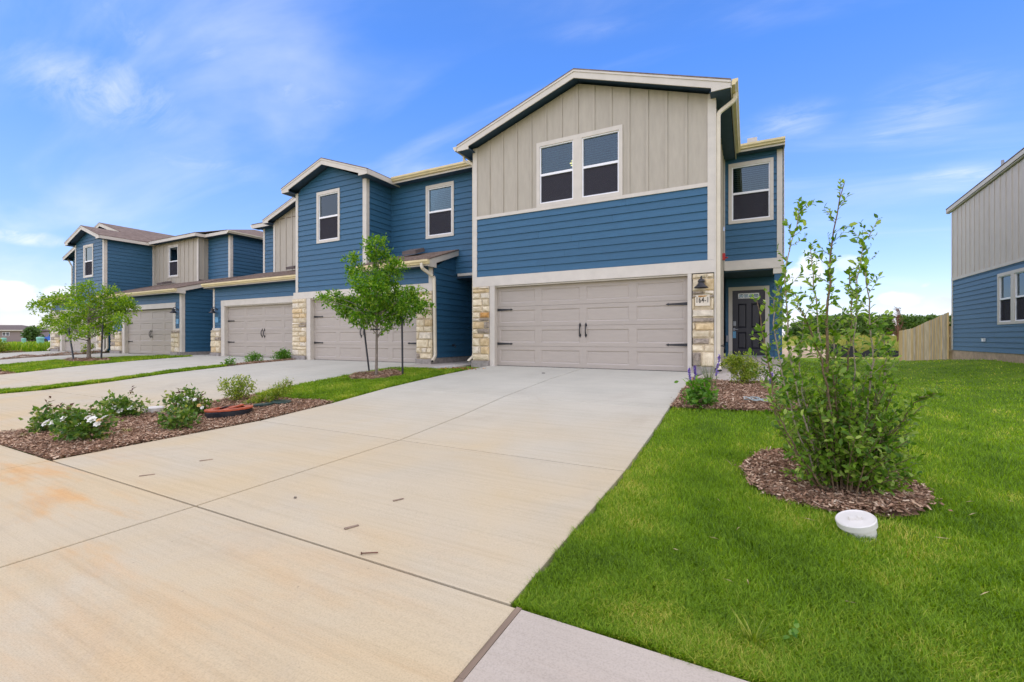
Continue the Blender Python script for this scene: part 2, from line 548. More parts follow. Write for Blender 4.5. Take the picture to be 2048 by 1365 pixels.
mat_leaf('leaf_yellow', (0.09, 0.16, 0.012), (0.26, 0.34, 0.03), (0.48, 0.48, 0.09), 0.42, 0.5)
mat_leaf('leaf_fresh', (0.045, 0.14, 0.012), (0.13, 0.27, 0.03), (0.24, 0.4, 0.07), 0.42, 0.4)
mat_leaf('leaf_far', (0.030, 0.080, 0.009), (0.105, 0.185, 0.024), (0.17, 0.25, 0.04), 0.3, 0.6, 0.4, 0.35)
mat_leaf('leaf_far_dark', (0.024, 0.062, 0.009), (0.080, 0.150, 0.024), (0.13, 0.2, 0.04), 0.3, 0.6, 0.4, 0.35)
mat_leaf('meadow_blade', (0.16, 0.20, 0.03), (0.36, 0.34, 0.07), (0.5, 0.42, 0.16), 0.35, 0.7, 0.5, 0.15)
mat_leaf('leaf_rust', (0.12, 0.05, 0.03), (0.20, 0.10, 0.06), None, 0.3, 0.6)
mat_leaf('grass_tall', (0.05, 0.10, 0.02), (0.16, 0.22, 0.06), (0.3, 0.3, 0.14), 0.3, 0.5)

# ------------------------------------------------------------------ object helpers


def put(name, me, m=None, parent=None, smooth=False):
    o = bpy.data.objects.new(name, me)
    COL.objects.link(o)
    if m is not None:
        me.materials.append(M[m] if isinstance(m, str) else m)
    if parent is not None:
        o.parent = parent
    if smooth:
        me.polygons.foreach_set('use_smooth', [True] * len(me.polygons))
    return o


def tag(o, label=None, cat=None, group=None, kind=None):
    if label: o['label'] = label
    if cat: o['category'] = cat
    if group: o['group'] = group
    if kind: o['kind'] = kind
    return o


def thing(name, loc, label, cat, group=None):
    o = bpy.data.objects.new(name, None)
    o.empty_display_size = 0.1
    COL.objects.link(o)
    o.location = loc
    return tag(o, label, cat, group)


def base_of(parent):
    v = Vector((0, 0, 0))
    while parent is not None:
        v += Vector(parent.location)
        parent = parent.parent
    return v


class MB:
    """collects simple solids in a local frame T(a, d, z) -> world and links them as one mesh"""

    def __init__(s, T=None):
        s.v, s.f, s.T = [], [], T or (lambda a, d, z: (a, d, z))

    def pts(s, P):
        i = len(s.v)
        s.v += [s.T(*p) for p in P]
        return i

    def box(s, a0, a1, d0, d1, z0, z1):
        i = s.pts([(a0, d0, z0), (a1, d0, z0), (a1, d1, z0), (a0, d1, z0), (a0, d0, z1), (a1, d0, z1), (a1, d1, z1), (a0, d1, z1)])
        s.f += [[i + k for k in q] for q in ((3, 2, 1, 0), (4, 5, 6, 7), (0, 1, 5, 4), (1, 2, 6, 5), (2, 3, 7, 6), (3, 0, 4, 7))]
        return s

    def hexa(s, P):   # eight corner points, bottom ring then top ring
        i = s.pts(P)
        s.f += [[i + k for k in q] for q in ((3, 2, 1, 0), (4, 5, 6, 7), (0, 1, 5, 4), (1, 2, 6, 5), (2, 3, 7, 6), (3, 0, 4, 7))]
        return s

    def prism(s, poly, d0, d1):     # polygon in (a, z), extruded over d
        n = len(poly)
        i = s.pts([(a, d0, z) for a, z in poly] + [(a, d1, z) for a, z in poly])
        s.f.append([i + k for k in range(n)][::-1])
        s.f.append([i + n + k for k in range(n)])
        for k in range(n):
            k2 = (k + 1) % n
            s.f.append([i + k, i + k2, i + n + k2, i + n + k])
        return s

    def slab(s, poly3, t):          # planar polygon, thickened straight down
        n = len(poly3)
        i = s.pts(list(poly3) + [(x, y, z - t) for x, y, z in poly3])
        s.f.append([i + k for k in range(n)])
        s.f.append([i + n + k for k in range(n)][::-1])
        for k in range(n):
            k2 = (k + 1) % n
            s.f.append([i + k, i + n + k, i + n + k2, i + k2])
        return s

    def tube(s, path, r, n=8, cap=True):
        path = [Vector(s.T(*p)) for p in path]
        rr = r if isinstance(r, (list, tuple)) else [r] * len(path)
        i0 = len(s.v)
        up = Vector((0, 0, 1))
        for k, p in enumerate(path):
            d = (path[min(k + 1, len(path) - 1)] - path[max(k - 1, 0)])
            d = d.normalized() if d.length > 1e-9 else up
            ref = Vector((1, 0, 0)) if abs(d.z) > 0.9 else up
            e1 = d.cross(ref).normalized()
            e2 = d.cross(e1)
            for q in range(n):
                a = 2 * math.pi * q / n
                s.v.append(tuple(p + (e1 * math.cos(a) + e2 * math.sin(a)) * rr[k]))
        for k in range(len(path) - 1):
            for q in range(n):
                q2 = (q + 1) % n
                s.f.append([i0 + k * n + q, i0 + k * n + q2, i0 + (k + 1) * n + q2, i0 + (k + 1) * n + q])
        if cap:
            s.f.append([i0 + q for q in range(n)][::-1])
            s.f.append([i0 + (len(path) - 1) * n + q for q in range(n)])
        return s

    def lathe(s, prof, loc, n=20, tilt=None):
        i0 = len(s.v)
        Mx = tilt or Matrix.Identity(3)
        for r, z in prof:
            for q in range(n):
                a = 2 * math.pi * q / n
                p = Mx @ Vector((r * math.cos(a), r * math.sin(a), z)) + Vector(loc)
                s.v.append(s.T(*p))
        for k in range(len(prof) - 1):
            for q in range(n):
                q2 = (q + 1) % n
                s.f.append([i0 + k * n + q, i0 + k * n + q2, i0 + (k + 1) * n + q2, i0 + (k + 1) * n + q])
        s.f.append([i0 + q for q in range(n)][::-1])
        s.f.append([i0 + (len(prof) - 1) * n + q for q in range(n)])
        return s

    def build(s, name, m, parent=None, smooth=False):
        o0 = base_of(parent)
        me = bpy.data.meshes.new(name)
        me.from_pydata([(x - o0.x, y - o0.y, z - o0.z) for x, y, z in s.v], [], s.f)
        bm = bmesh.new()
        bm.from_mesh(me)
        bmesh.ops.recalc_face_normals(bm, faces=bm.faces)
        bm.to_mesh(me)
        bm.free()
        return put(name, me, m, parent, smooth)


def F(Y): return lambda a, d, z: (a, Y - d, z)        # wall facing the street
def RX(X): return lambda a, d, z: (X + d, a, z)       # wall facing +X
def LX(X): return lambda a, d, z: (X - d, a, z)       # wall facing -X


def np_mesh(name, V, faces, m, parent=None, smooth=False):
    """V (n,3) world, faces (k,3|4) -> one mesh object"""
    o0 = base_of(parent)
    V = np.asarray(V, dtype=np.float32) - np.array(o0[:], dtype=np.float32)
    faces = np.asarray(faces, dtype=np.int32)
    k, c = faces.shape
    me = bpy.data.meshes.new(name)
    me.vertices.add(len(V))
    me.vertices.foreach_set('co', V.ravel())
    me.loops.add(k * c)
    me.loops.foreach_set('vertex_index', faces.ravel())
    me.polygons.add(k)
    me.polygons.foreach_set('loop_start', np.arange(0, k * c, c, dtype=np.int32))
    me.polygons.foreach_set('loop_total', np.full(k, c, dtype=np.int32))
    if smooth:
        me.polygons.foreach_set('use_smooth', np.ones(k, dtype=bool))
    me.update()
    me.validate()
    return put(name, me, m, parent)


# ------------------------------------------------------------------ the lie of the land
PY = [-30, -5, 0, 1.81, 3.97, 5.2, 6.49, 8.4, 10.4, 22, 33, 45, 60, 130, 400, 1200]
P_BASE = [-.75, -.56, -.515, -.493, -.448, -.36, -.232, -.10, -.01, -.02, -.5, -.85, -.7, .8, 2.0, 3.0]
P_SWALE = [-.75, -.56, -.515, -.493, -.46, -.43, -.40, -.36, -.33, -.30, -.62, -.85, -.7, .8, 2.0, 3.0]
P_BERM = [-.75, -.56, -.515, -.48, -.38, -.33, -.28, -.20, -.12, .0, -.62, -.85, -.7, .8, 2.0, 3.0]


def sstep(x, a, b):
    t = np.clip((x - a) / (b - a), 0, 1)
    return t * t * (3 - 2 * t)


def gz(x, y):
    x = np.asarray(x, float)
    y = np.asarray(y, float)
    b = np.interp(y, PY, P_BASE)
    s = np.interp(y, PY, P_SWALE)
    m = np.interp(y, PY, P_BERM)
    w1 = sstep(x, 0.2, 3.2)
    w2 = sstep(x, 4.6, 7.4)
    z = b * (1 - w1) + s * w1
    z = z * (1 - w2) + m * w2
    d = np.hypot(x + 36, y - 10)
    left = -.05 - np.minimum(d, 300) * .0032
    wl = sstep(-x, 36.5, 44)
    return z * (1 - wl) + left * wl


def g1(x, y):
    return float(gz(x, y))


def axis(*segs):
    out = []
    for a, b, st in segs:
        out += list(np.arange(a, b, st))
    return np.array(sorted(set(np.round(out + [segs[-1][1]], 4))))


xs = axis((-900, -200, 70), (-200, -60, 10), (-60, -40, 2), (-40, -16, 0.8), (-16, 12, 0.3), (12, 40, 2), (40, 200, 12), (200, 900, 70))
ys = axis((-60, -6, 6), (-6, 0, 1), (0, 12, 0.3), (12, 46, 0.8), (46, 140, 5), (140, 1000, 60))
ys = np.array(sorted(set(list(ys) + [p for p in PY if -60 <= p <= 1000])))
GX, GY = np.meshgrid(xs, ys)
GZ = gz(GX, GY) - 0.035
nx, ny = len(xs), len(ys)
V = np.stack([GX.ravel(), GY.ravel(), GZ.ravel()], 1)
ii = np.arange(nx * ny).reshape(ny, nx)
Q = np.stack([ii[:-1, :-1].ravel(), ii[:-1, 1:].ravel(), ii[1:, 1:].ravel(), ii[1:, :-1].ravel()], 1)
ground = np_mesh('ground', V, Q, 'ground_cover', smooth=True)
tag(ground, kind='structure')

# ------------------------------------------------------------------ concrete


def slab_piece(poly, parent, m='concrete', name='slab', top=0.0, thick=0.10, nseg=10):
    """a concrete slab between four plan corners (x,y) that follows the lie of the land"""
    (x0, y0), (x1, y1), (x2, y2), (x3, y3) = poly     # near-left, near-right, far-right, far-left
    vs = []
    n = nseg
    edge = 0.006
    rows = [0.0] + [k / n for k in range(n + 1)] + [1.0]
    L = max(0.5, math.hypot(x3 - x0, y3 - y0))
    W = max(0.5, math.hypot(x1 - x0, y1 - y0))
    rr = sorted(set([0, edge / L] + [k / n for k in range(1, n)] + [1 - edge / L, 1]))
    cc = [0, edge / W, 0.5, 1 - edge / W, 1]
    for r_ in rr:
        for c_ in cc:
            x = (x0 * (1 - c_) + x1 * c_) * (1 - r_) + (x3 * (1 - c_) + x2 * c_) * r_
            y = (y0 * (1 - c_) + y1 * c_) * (1 - r_) + (y3 * (1 - c_) + y2 * c_) * r_
            dz = -0.004 if (r_ in (0, 1) or c_ in (0, 1)) else 0.0
            vs.append((x, y, g1(x, y) + 0.008 + top + dz))
    nc, nr = len(cc), len(rr)
    fs = []
    for i in range(nr - 1):
        for j in range(nc - 1):
            a = i * nc + j
            fs.append((a, a + 1, a + nc + 1, a + nc))
    ring = [j for j in range(nc)] + [i * nc + nc - 1 for i in range(1, nr)] + [(nr - 1) * nc + j for j in range(nc - 2, -1, -1)] + [i * nc for i in range(nr - 2, 0, -1)]
    b0 = len(vs)
    for k in ring:
        x, y, z = vs[k]
        vs.append((x, y, z - thick))
    for k in range(len(ring)):
        k2 = (k + 1) % len(ring)
        fs.append((ring[k], b0 + k, b0 + k2, ring[k2]))
    o0 = base_of(parent)
    me = bpy.data.meshes.new(name)
    me.from_pydata([(x - o0.x, y - o0.y, z - o0.z) for x, y, z in vs], [], fs)
    return put(name, me, m, parent)


def bed(name, poly, depth, m, parent=None, n=12):
    """sheet just under the slabs that shows as the dark filler of the joints"""
    (x0, y0), (x1, y1), (x2, y2), (x3, y3) = poly
    vs, fs = [], []
    for i in range(n + 1):
        r_ = i / n
        for c_ in (0, 0.5, 1):
            x = (x0 * (1 - c_) + x1 * c_) * (1 - r_) + (x3 * (1 - c_) + x2 * c_) * r_
            y = (y0 * (1 - c_) + y1 * c_) * (1 - r_) + (y3 * (1 - c_) + y2 * c_) * r_
            vs.append((x, y, g1(x, y) - depth))
    for i in range(n):
        for j in range(2):
            a = i * 3 + j
            fs.append((a, a + 1, a + 4, a + 3))
    me = bpy.data.meshes.new(name)
    me.from_pydata(vs, [], fs)
    return put(name, me, m, parent)


J = 0.0085   # half a joint


def grid_slabs(parent, xs_, ys_, m='concrete'):
    for a, b in zip(xs_, xs_[1:]):
        for c, d in zip(ys_, ys_[1:]):
            slab_piece([(a + J, c + J), (b - J, c + J), (b - J, d - J), (a + J, d - J)], parent, m)


YS = 1.81       # back edge of the sidewalk
drive1 = bed('driveway', [(-6.16, YS), (-.96, YS), (-.96, 10.5), (-6.16, 10.5)], 0.04, 'sealant')
tag(drive1, kind='structure')
grid_slabs(drive1, [-6.16, -3.56, -.96], [YS, 3.97, 6.49, 10.5])
walk0 = bed('sidewalk', [(-44, -4.2), (12, -4.2), (12, YS), (-44, YS)], 0.04, 'sealant')
tag(walk0, kind='structure')
grid_slabs(walk0, [-6.16, -3.56, -.926], [-4.2, YS])
grid_slabs(walk0, [-44, -40, -36, -32, -28, -24, -20, -16.5, -14.2, -11.3, -8.4, -6.16], [-1.4, YS])
for a, b in ((-.912, .62), (.62, 2.12), (2.12, 3.62), (3.62, 5.12), (5.12, 8)):
    slab_piece([(a + J, -1.0), (b - J, -1.0), (b - J, YS - .005), (a + J, YS - .005)], walk0, 'pale_concrete')
strip = MB()
for k in range(6):
    y0, y1 = -1.0 + k * .47, -1.0 + (k + 1) * .47 - .002
    w = 0.0125
    x_ = -.9195 + .0015 * math.sin(k * 2.1)
    strip.hexa([(x_ - w, y0, g1(x_, y0) - .06), (x_ + w, y0, g1(x_, y0) - .06), (x_ + w, y1, g1(x_, y1) - .06), (x_ - w, y1, g1(x_, y1) - .06),
                (x_ - w, y0, g1(x_, y0) + .001), (x_ + w, y0, g1(x_, y0) + .001), (x_ + w, y1, g1(x_, y1) + .002), (x_ - w, y1, g1(x_, y1) + .002)])
strip.build('expansion_strip', 'wood_strip', walk0)

drive2 = bed('driveway', [(-14.15, YS), (-8.43, YS), (-8.43, 10.5), (-13.95, 10.5)], 0.04, 'sealant')
tag(drive2, kind='structure')
for (a0, a1), (b0, b1) in (((-14.15, -13.95), (-11.2, -11.0)), ((-11.2, -11.0), (-8.43, -8.43))):
    yy = [YS, 4.03, 7.2, 10.5]
    for c, d in zip(yy, yy[1:]):
        fa = lambda y, p=a0, q=a1: p + (q - p) * (y - YS) / (10.5 - YS)
        fb = lambda y, p=b0, q=b1: p + (q - p) * (y - YS) / (10.5 - YS)
        slab_piece([(fa(c) + J, c + J), (fb(c) - J, c + J), (fb(d) - J, d - J), (fa(d) + J, d - J)], drive2)
drive3 = bed('driveway', [(-20.25, YS), (-14.85, YS), (-14.35, 10.95), (-20.2, 10.95)], 0.04, 'sealant')
tag(drive3, kind='structure')
for c, d in ((YS, 4.5), (4.5, 7.6), (7.6, 10.95)):
    fr = lambda y: -14.85 + .5 * (y - YS) / 9.14
    slab_piece([(-20.25 + J, c + J), (-17.5 - J, c + J), (-17.3 - J, d - J), (-20.22 + J, d - J)], drive3)
    slab_piece([(-17.5 + J, c + J), (fr(c) - J, c + J), (fr(d) - J, d - J), (-17.3 + J, d - J)], drive3)
drive4 = bed('driveway', [(-28.9, YS), (-24.9, YS), (-22.0, 10.55), (-28.4, 10.55)], 0.04, 'sealant')
tag(drive4, kind='structure')
slab_piece([(-28.9, YS), (-24.9, YS), (-24.9, 7.4), (-28.8, 7.4)], drive4)
slab_piece([(-28.8, 7.4 + 2 * J), (-24.9, 7.4 + 2 * J), (-21.9, 10.5), (-28.3, 10.5)], drive4)
drive5 = bed('driveway', [(-36.2, YS), (-29.7, YS), (-29.6, 10.55), (-36.0, 10.55)], 0.04, 'sealant')
tag(drive5, kind='structure')
slab_piece([(-36.2, YS), (-29.75, YS), (-29.7, 6.4), (-36.1, 6.4)], drive5)
slab_piece([(-36.1, 6.4 + 2 * J), (-29.7, 6.4 + 2 * J), (-29.6, 10.5), (-36.0, 10.5)], drive5)
pad2 = bed('path', [(-8.43, 9.35), (-6.75, 9.95), (-6.75, 13.4), (-8.43, 13.4)], 0.04, 'sealant')
tag(pad2, kind='structure')
slab_piece([(-8.42, 9.30), (-6.95, 9.75), (-6.72, 13.4), (-8.05, 13.4)], pad2, 'pale_concrete')
pad3 = bed('path', [(-22.2, 10.05), (-20.2, 10.5), (-20.2, 16), (-21.8, 16)], 0.04, 'sealant')
tag(pad3, kind='structure')
slab_piece([(-22.1, 9.95), (-20.22, 10.4), (-20.1, 15.9), (-21.75, 15.9)], pad3, 'concrete')
path = bed('path', [(-.95, 9.2), (.62, 9.1), (.85, 15.8), (-.62, 15.8)], 0.02, 'sealant')
tag(path, kind='structure')
slab_piece([(-.95, 9.25), (.52, 9.15), (.62, 11.6), (-.58, 11.6)], path, 'pale_concrete', top=.01)
slab_piece([(-.58, 11.62), (.62, 11.62), (.80, 14.1), (-.60, 14.1)], path, 'pale_concrete', top=.03)
MB().box(-.62, .84, 14.12, 15.8, -.1, .17).build('porch_floor', 'pale_concrete', path)

# ------------------------------------------------------------------ building helpers


def rects_around(a0, a1, z0, z1, holes):
    A = sorted(set([a0, a1] + [min(max(v, a0), a1) for h in holes for v in h[:2]]))
    Z = sorted(set([z0, z1] + [min(max(v, z0), z1) for h in holes for v in h[2:]]))
    out = []
    for p, q in zip(A, A[1:]):
        for r_, s_ in zip(Z, Z[1:]):
            ca, cz = (p + q) / 2, (r_ + s_) / 2
            if any(h[0] < ca < h[1] and h[2] < cz < h[3] for h in holes):
                continue
            out.append((p, q, r_, s_))
    return out


def wall_core(parent, T, a0, a1, z0, z1, holes=(), gable=None, m='interior', thick=0.10):
    b = MB(T)
    for p, q, r_, s_ in rects_around(a0, a1, z0, z1, holes):
        b.box(p, q, -thick, 0, r_, s_)
    if gable:                       # (peak a, peak z)
        b.prism([(a0, z1), (a1, z1), gable], -thick, 0)
    return b.build('wall', m, parent)


def seg_cut(lo, hi, cuts):
    segs = [(lo, hi)]
    for c0, c1 in cuts:
        n = []
        for s0, s1 in segs:
            if c1 <= s0 or c0 >= s1:
                n.append((s0, s1))
                continue
            if c0 > s0 + .01: n.append((s0, c0))
            if c1 < s1 - .01: n.append((c1, s1))
        segs = n
    return segs


def siding(parent, T, a0, a1, z0, z1, holes=(), gable=None, exposure=0.178, lims=None, m='blue_paint'):
    """lap siding: every board its own object on a sheathed wall. lims(z)->(a_lo,a_hi) narrows the courses under a roof"""
    w = wall_core(parent, T, a0, a1, z0, z1, holes, gable) if not lims or gable else None
    if w is None:
        b = MB(T)
        n = 8
        for k in range(n):
            za, zb = z0 + (z1 - z0) * k / n, z0 + (z1 - z0) * (k + 1) / n
            l0, l1 = lims(za)
            u0, u1 = lims(zb)
            b.hexa([(l0, -.1, za), (l1, -.1, za), (l1, 0, za), (l0, 0, za), (u0, -.1, zb), (u1, -.1, zb), (u1, 0, zb), (u0, 0, zb)])
        w = b.build('wall', 'interior', parent)
    top = gable[1] if gable else z1

    def lim(z):
        if gable and z > z1:
            f = (z - z1) / (gable[1] - z1)
            return a0 + (gable[0] - a0) * f, a1 + (gable[0] - a1) * f
        if lims:
            return lims(z)
        return a0, a1
    z = z0
    while z < top - 0.02:
        zt = min(z + exposure, top)
        zo = min(zt + 0.018, top)
        lo0, hi0 = lim(z)
        lo1, hi1 = lim(zo)
        near = [h for h in holes if h[2] < zt - .004 and h[3] > z + .004]
        cuts = [(h[0], h[1]) for h in near]
        jit = rnd.uniform(-.0015, .0015)
        segs = []
        for s0, s1 in seg_cut(min(lo0, lo1), max(hi0, hi1), cuts):
            if s1 - s0 > 3.9:
                c_ = s0 + (s1 - s0) * rnd.uniform(.28, .72)
                segs += [(s0, c_ - .0012), (c_ + .0012, s1)]
            else:
                segs.append((s0, s1))
        for s0, s1 in segs:
            b0, b1 = max(s0, lo0), min(s1, hi0)
            t0, t1 = max(s0, lo1), min(s1, hi1)
            if b1 - b0 < .03:
                continue
            if t1 < t0: t0 = t1 = (t0 + t1) / 2
            MB(T).hexa([(b0, .001, z), (b1, .001, z), (b1, .031 + jit, z), (b0, .031 + jit, z),
                        (t0, .001, zo), (t1, .001, zo), (t1, .007 + jit, zo), (t0, .007 + jit, zo)]).build('siding_board', m, w)
        for h in near:
            for za, zb in ((z, h[2]), (h[3], zo)):
                if .004 < zb - za < zo - z - .004:
                    f0, f1 = (za - z) / (zo - z), (zb - z) / (zo - z)
                    dk = lambda f: .031 - .024 * f + jit
                    MB(T).hexa([(h[0], .001, za), (h[1], .001, za), (h[1], dk(f0), za), (h[0], dk(f0), za),
                                (h[0], .001, zb), (h[1], .001, zb), (h[1], dk(f1), zb), (h[0], dk(f1), zb)]).build('siding_board', m, w)
        z = zt
    return w


def batten_wall(parent, T, a0, a1, z0, z1, holes=(), gable=None, step=0.415, first=None, topline=None, m='beige_paint'):
    """board and batten cladding: each board and each batten an object of its own"""
    if topline:
        b = MB(T)
        b.prism([(a0, z0), (a1, z0), (a1, topline(a1)), (a0, topline(a0))], -.1, 0)
        w = b.build('wall', 'interior', parent)
    else:
        w = wall_core(parent, T, a0, a1, z0, z1, holes, gable)

    def tl(a):
        if topline: return topline(a)
        if not gable: return z1
        if a < gable[0]: return z1 + (gable[1] - z1) * (a - a0) / (gable[0] - a0)
        return z1 + (gable[1] - z1) * (a1 - a) / (a1 - gable[0])
    x = first if first is not None else a0 + step
    lines = [a0]
    while x < a1 - .08:
        lines.append(x)
        x += step
    lines.append(a1)
    for p, q in zip(lines, lines[1:]):
        cuts = sorted([(h[2], h[3], h[0], h[1]) for h in holes if h[0] < q - .01 and h[1] > p + .01])
        parts = []
        if not cuts:
            parts = [(p, q, z0, None)]
        else:
            h = cuts[0]
            if h[2] > p + .03: parts.append((p, h[2], z0, None))
            if h[3] < q - .03: parts.append((h[3], q, z0, None))
            pp, qq = max(p, h[2]), min(q, h[3])
            if h[0] > z0 + .03: parts.append((pp, qq, z0, h[0]))
            parts.append((pp, qq, h[1], None))
        for u, v, zb, zt in parts:
            pk = [(gable[0], tl(gable[0]))] if gable and u < gable[0] < v and zt is None else []
            poly = [(u, zb), (v, zb), (v, zt if zt else tl(v))] + (pk if pk else []) + [(u, zt if zt else tl(u))]
            MB(T).prism(poly, .001, .011).build('cladding_board', m, w)
    for x in lines[1:-1]:
        hs = [h for h in holes if h[0] - .03 < x < h[1] + .03]
        zt = tl(x) - .01
        rs = [(z0, zt)] if not hs else [r_ for r_ in ((z0, hs[0][2]), (hs[0][3], zt)) if r_[1] - r_[0] > .05]
        for zb, ze in rs:
            MB(T).prism([(x - .03, zb), (x + .03, zb), (x + .03, ze - .008), (x - .03, ze)], .011, .032).build('batten', m, w)
    return w


def trim(parent, T, a0, a1, z0, z1, d=.038, m='trim_paint', name='trim_board', d0=.0):
    return MB(T).box(a0, a1, d0, d, z0, z1).build(name, m, parent)


def window(parent, T, a0, a1, z0, z1, units=1, lamp=False, dark=0.0):
    """double-hung vinyl window: casing, sashes, panes, a screen over the lower sash, slatted blind behind"""
    cw = .085
    c = MB(T)
    c.box(a0, a0 + cw, 0, .042, z0, z1).box(a1 - cw, a1, 0, .042, z0, z1)
    c.box(a0 + cw, a1 - cw, 0, .042, z1 - cw - .02, z1).box(a0 + cw, a1 - cw, 0, .042, z0, z0 + cw)
    ia0, ia1, iz0, iz1 = a0 + cw, a1 - cw, z0 + cw, z1 - cw - .02
    spans = [(ia0, ia1)]
    if units == 2:
        mid = (ia0 + ia1) / 2
        c.box(mid - .11, mid + .11, 0, .040, iz0, iz1)
        spans = [(ia0, mid - .11), (mid + .11, ia1)]
    w = c.build('window', 'trim_paint', parent)
    for p, q in spans:
        zm = iz0 + (iz1 - iz0) * .5
        f = MB(T)
        e = .028
        f.box(p, p + e, -.05, .018, iz0, iz1).box(q - e, q, -.05, .018, iz0, iz1)
        f.box(p + e, q - e, -.05, .018, iz1 - e, iz1).box(p + e, q - e, -.05, .018, iz0, iz0 + e)
        f.build('frame', 'white_vinyl', w)
        MB(T).box(p + e, q - e, -.045, .022, zm - .028, zm + .028).build('meeting_rail', 'white_vinyl', w)
        MB(T).box(p + e, q - e, -.026, -.022, zm + .028, iz1 - e).build('pane', 'glass', w)
        MB(T).box(p + e, q - e, -.044, -.040, iz0 + e, zm - .028).build('pane', 'glass', w)
        sc = MB(T)
        zz = iz0 + e
        sc.box(p + e, q - e, -.012, -.010, iz0 + e, zm - .028)
        s_o = sc.build('insect_screen', None, w)
        s_o.data.materials.append(M['screen_mesh'])
        fr = MB(T)
        g = .012
        fr.box(p + e, p + e + g, -.016, .004, iz0 + e, zm - .028).box(q - e - g, q - e, -.016, .004, iz0 + e, zm - .028)
        fr.box(p + e + g, q - e - g, -.016, .004, iz0 + e, iz0 + e + g)
        fr.build('screen_frame', 'grey_metal', w)
        bl = MB(T)
        z = iz0 + .02
        while z < iz1 - .03:
            bl.hexa([(p + .01, -.090, z), (q - .01, -.090, z), (q - .01, -.088, z + .003), (p + .01, -.088, z + .003),
                     (p + .01, -.125, z + .043), (q - .01, -.125, z + .043), (q - .01, -.123, z + .046), (p + .01, -.123, z + .046)])
            z += .058
        for t in (.16, .5, .84):
            x = p + (q - p) * t
            bl.box(x - .004, x + .004, -.084, -.082, iz0 + .02, iz1 - .02)
        bl.box(p + .01, q - .01, -.13, -.08, iz1 - .045, iz1 - .002)
        tag(bl.build('blind', 'blind', w), kind='stuff')
    # dark room behind
    rm = MB(T)
    dpt = 1.4 if lamp else .6
    rm.box(a0, a1, -dpt - .02, -dpt, z0 - .05, z1 + .05)
    rm.box(a0 - .02, a0, -dpt, -.101, z0 - .05, z1 + .05).box(a1, a1 + .02, -dpt, -.101, z0 - .05, z1 + .05)
    rm.box(a0, a1, -dpt, -.101, z0 - .07, z0 - .05).box(a0, a1, -dpt, -.101, z1 + .05, z1 + .07)
    rm.build('room', 'interior', w)
    return w


def mat_screen():
    m = bpy.data.materials.new('screen_mesh')
    m.use_nodes = True
    add, link = NT(m.node_tree)
    out = add('ShaderNodeOutputMaterial')
    t = add('ShaderNodeBsdfTransparent')
    d = add('ShaderNodeBsdfDiffuse', inp={0: (0.055, 0.052, 0.060, 1)})
    mx = add('ShaderNodeMixShader', inp={0: 0.62})
    link(t, 0, mx, 1)
    link(d, 0, mx, 2)
    link(mx, 0, out, 0)
    M['screen_mesh'] = m


mat_screen()


def garage_door(parent, Y, a0, a1, z0, z1, hinges=(1, 1), handle_z=.93):
    """four sections of four recessed panels with strap hinges and two handles"""
    T = F(Y)
    back = MB(T).box(a0 - .02, a1 + .02, -.05, -.022, z0, z1 + .02).build('garage_door', 'garage_paint', parent)
    H = (z1 - z0) / 4
    W = (a1 - a0) / 4
    for s_ in range(4):
        za, zb = z0 + s_ * H + .003, z0 + (s_ + 1) * H - .003
        holes = [(a0 + k * W + .085, a0 + (k + 1) * W - .085, za + .095, zb - .095) for k in range(4)]
        b = MB(T)
        for p, q, r_, t_ in rects_around(a0, a1, za, zb, holes):
            b.box(p, q, -.022, 0, r_, t_)
        b.build('door_section', 'garage_paint', back)
        for h in holes:
            p = MB(T)
            e, dp = .028, -.016
            P = [(h[0], -.0005, h[2]), (h[1], -.0005, h[2]), (h[1], -.0005, h[3]), (h[0], -.0005, h[3]),
                 (h[0] + e, dp, h[2] + e), (h[1] - e, dp, h[2] + e), (h[1] - e, dp, h[3] - e), (h[0] + e, dp, h[3] - e),
                 (h[0] + 1.5 * e, dp + .004, h[2] + 1.5 * e), (h[1] - 1.5 * e, dp + .004, h[2] + 1.5 * e), (h[1] - 1.5 * e, dp + .004, h[3] - 1.5 * e), (h[0] + 1.5 * e, dp + .004, h[3] - 1.5 * e)]
            i = p.pts(P)
            for r0 in (0, 4):
                for k in range(4):
                    k2 = (k + 1) % 4
                    p.f.append([i + r0 + k, i + r0 + k2, i + r0 + 4 + k2, i + r0 + 4 + k])
            p.f.append([i + 8, i + 9, i + 10, i + 11])
            p.build('panel', 'garage_paint', back)
    for side, on in ((0, hinges[0]), (1, hinges[1])):
        if not on: continue
        for k in (1, 3):
            zc = z0 + k * H + (.06 if k == 1 else -.08)
            sg = 1 if side == 0 else -1
            x = a0 + .01 if side == 0 else a1 - .01
            hb = MB(T)
            hb.prism([(x, zc - .034), (x + sg * .40, zc - .016), (x + sg * .40, zc - .032), (x + sg * .465, zc), (x + sg * .40, zc + .032), (x + sg * .40, zc + .016), (x, zc + .034)], .0008, .014)
            hb.build('strap_hinge', 'black_metal', back)
    xc = (a0 + a1) / 2
    for sg in (-1, 1):
        x = xc + sg * .075
        zc = z0 + handle_z
        hb = MB(T)
        for e in (-1, 1):
            hb.prism([(x - .03, zc + e * .13), (x, zc + e * .19), (x + .03, zc + e * .13), (x + .018, zc + e * .09), (x - .018, zc + e * .09)], .0008, .012)
        hb.tube([(x, .008, zc - .12), (x, .045, zc - .09), (x, .055, zc), (x, .045, zc + .09), (x, .008, zc + .12)], .015, 8)
        hb.build('handle', 'black_metal', back)
    MB(T).box(a0, a1, -.03, -.004, z0 - .03, z0 + .001).build('bottom_seal', 'black_plastic', back)
    return back


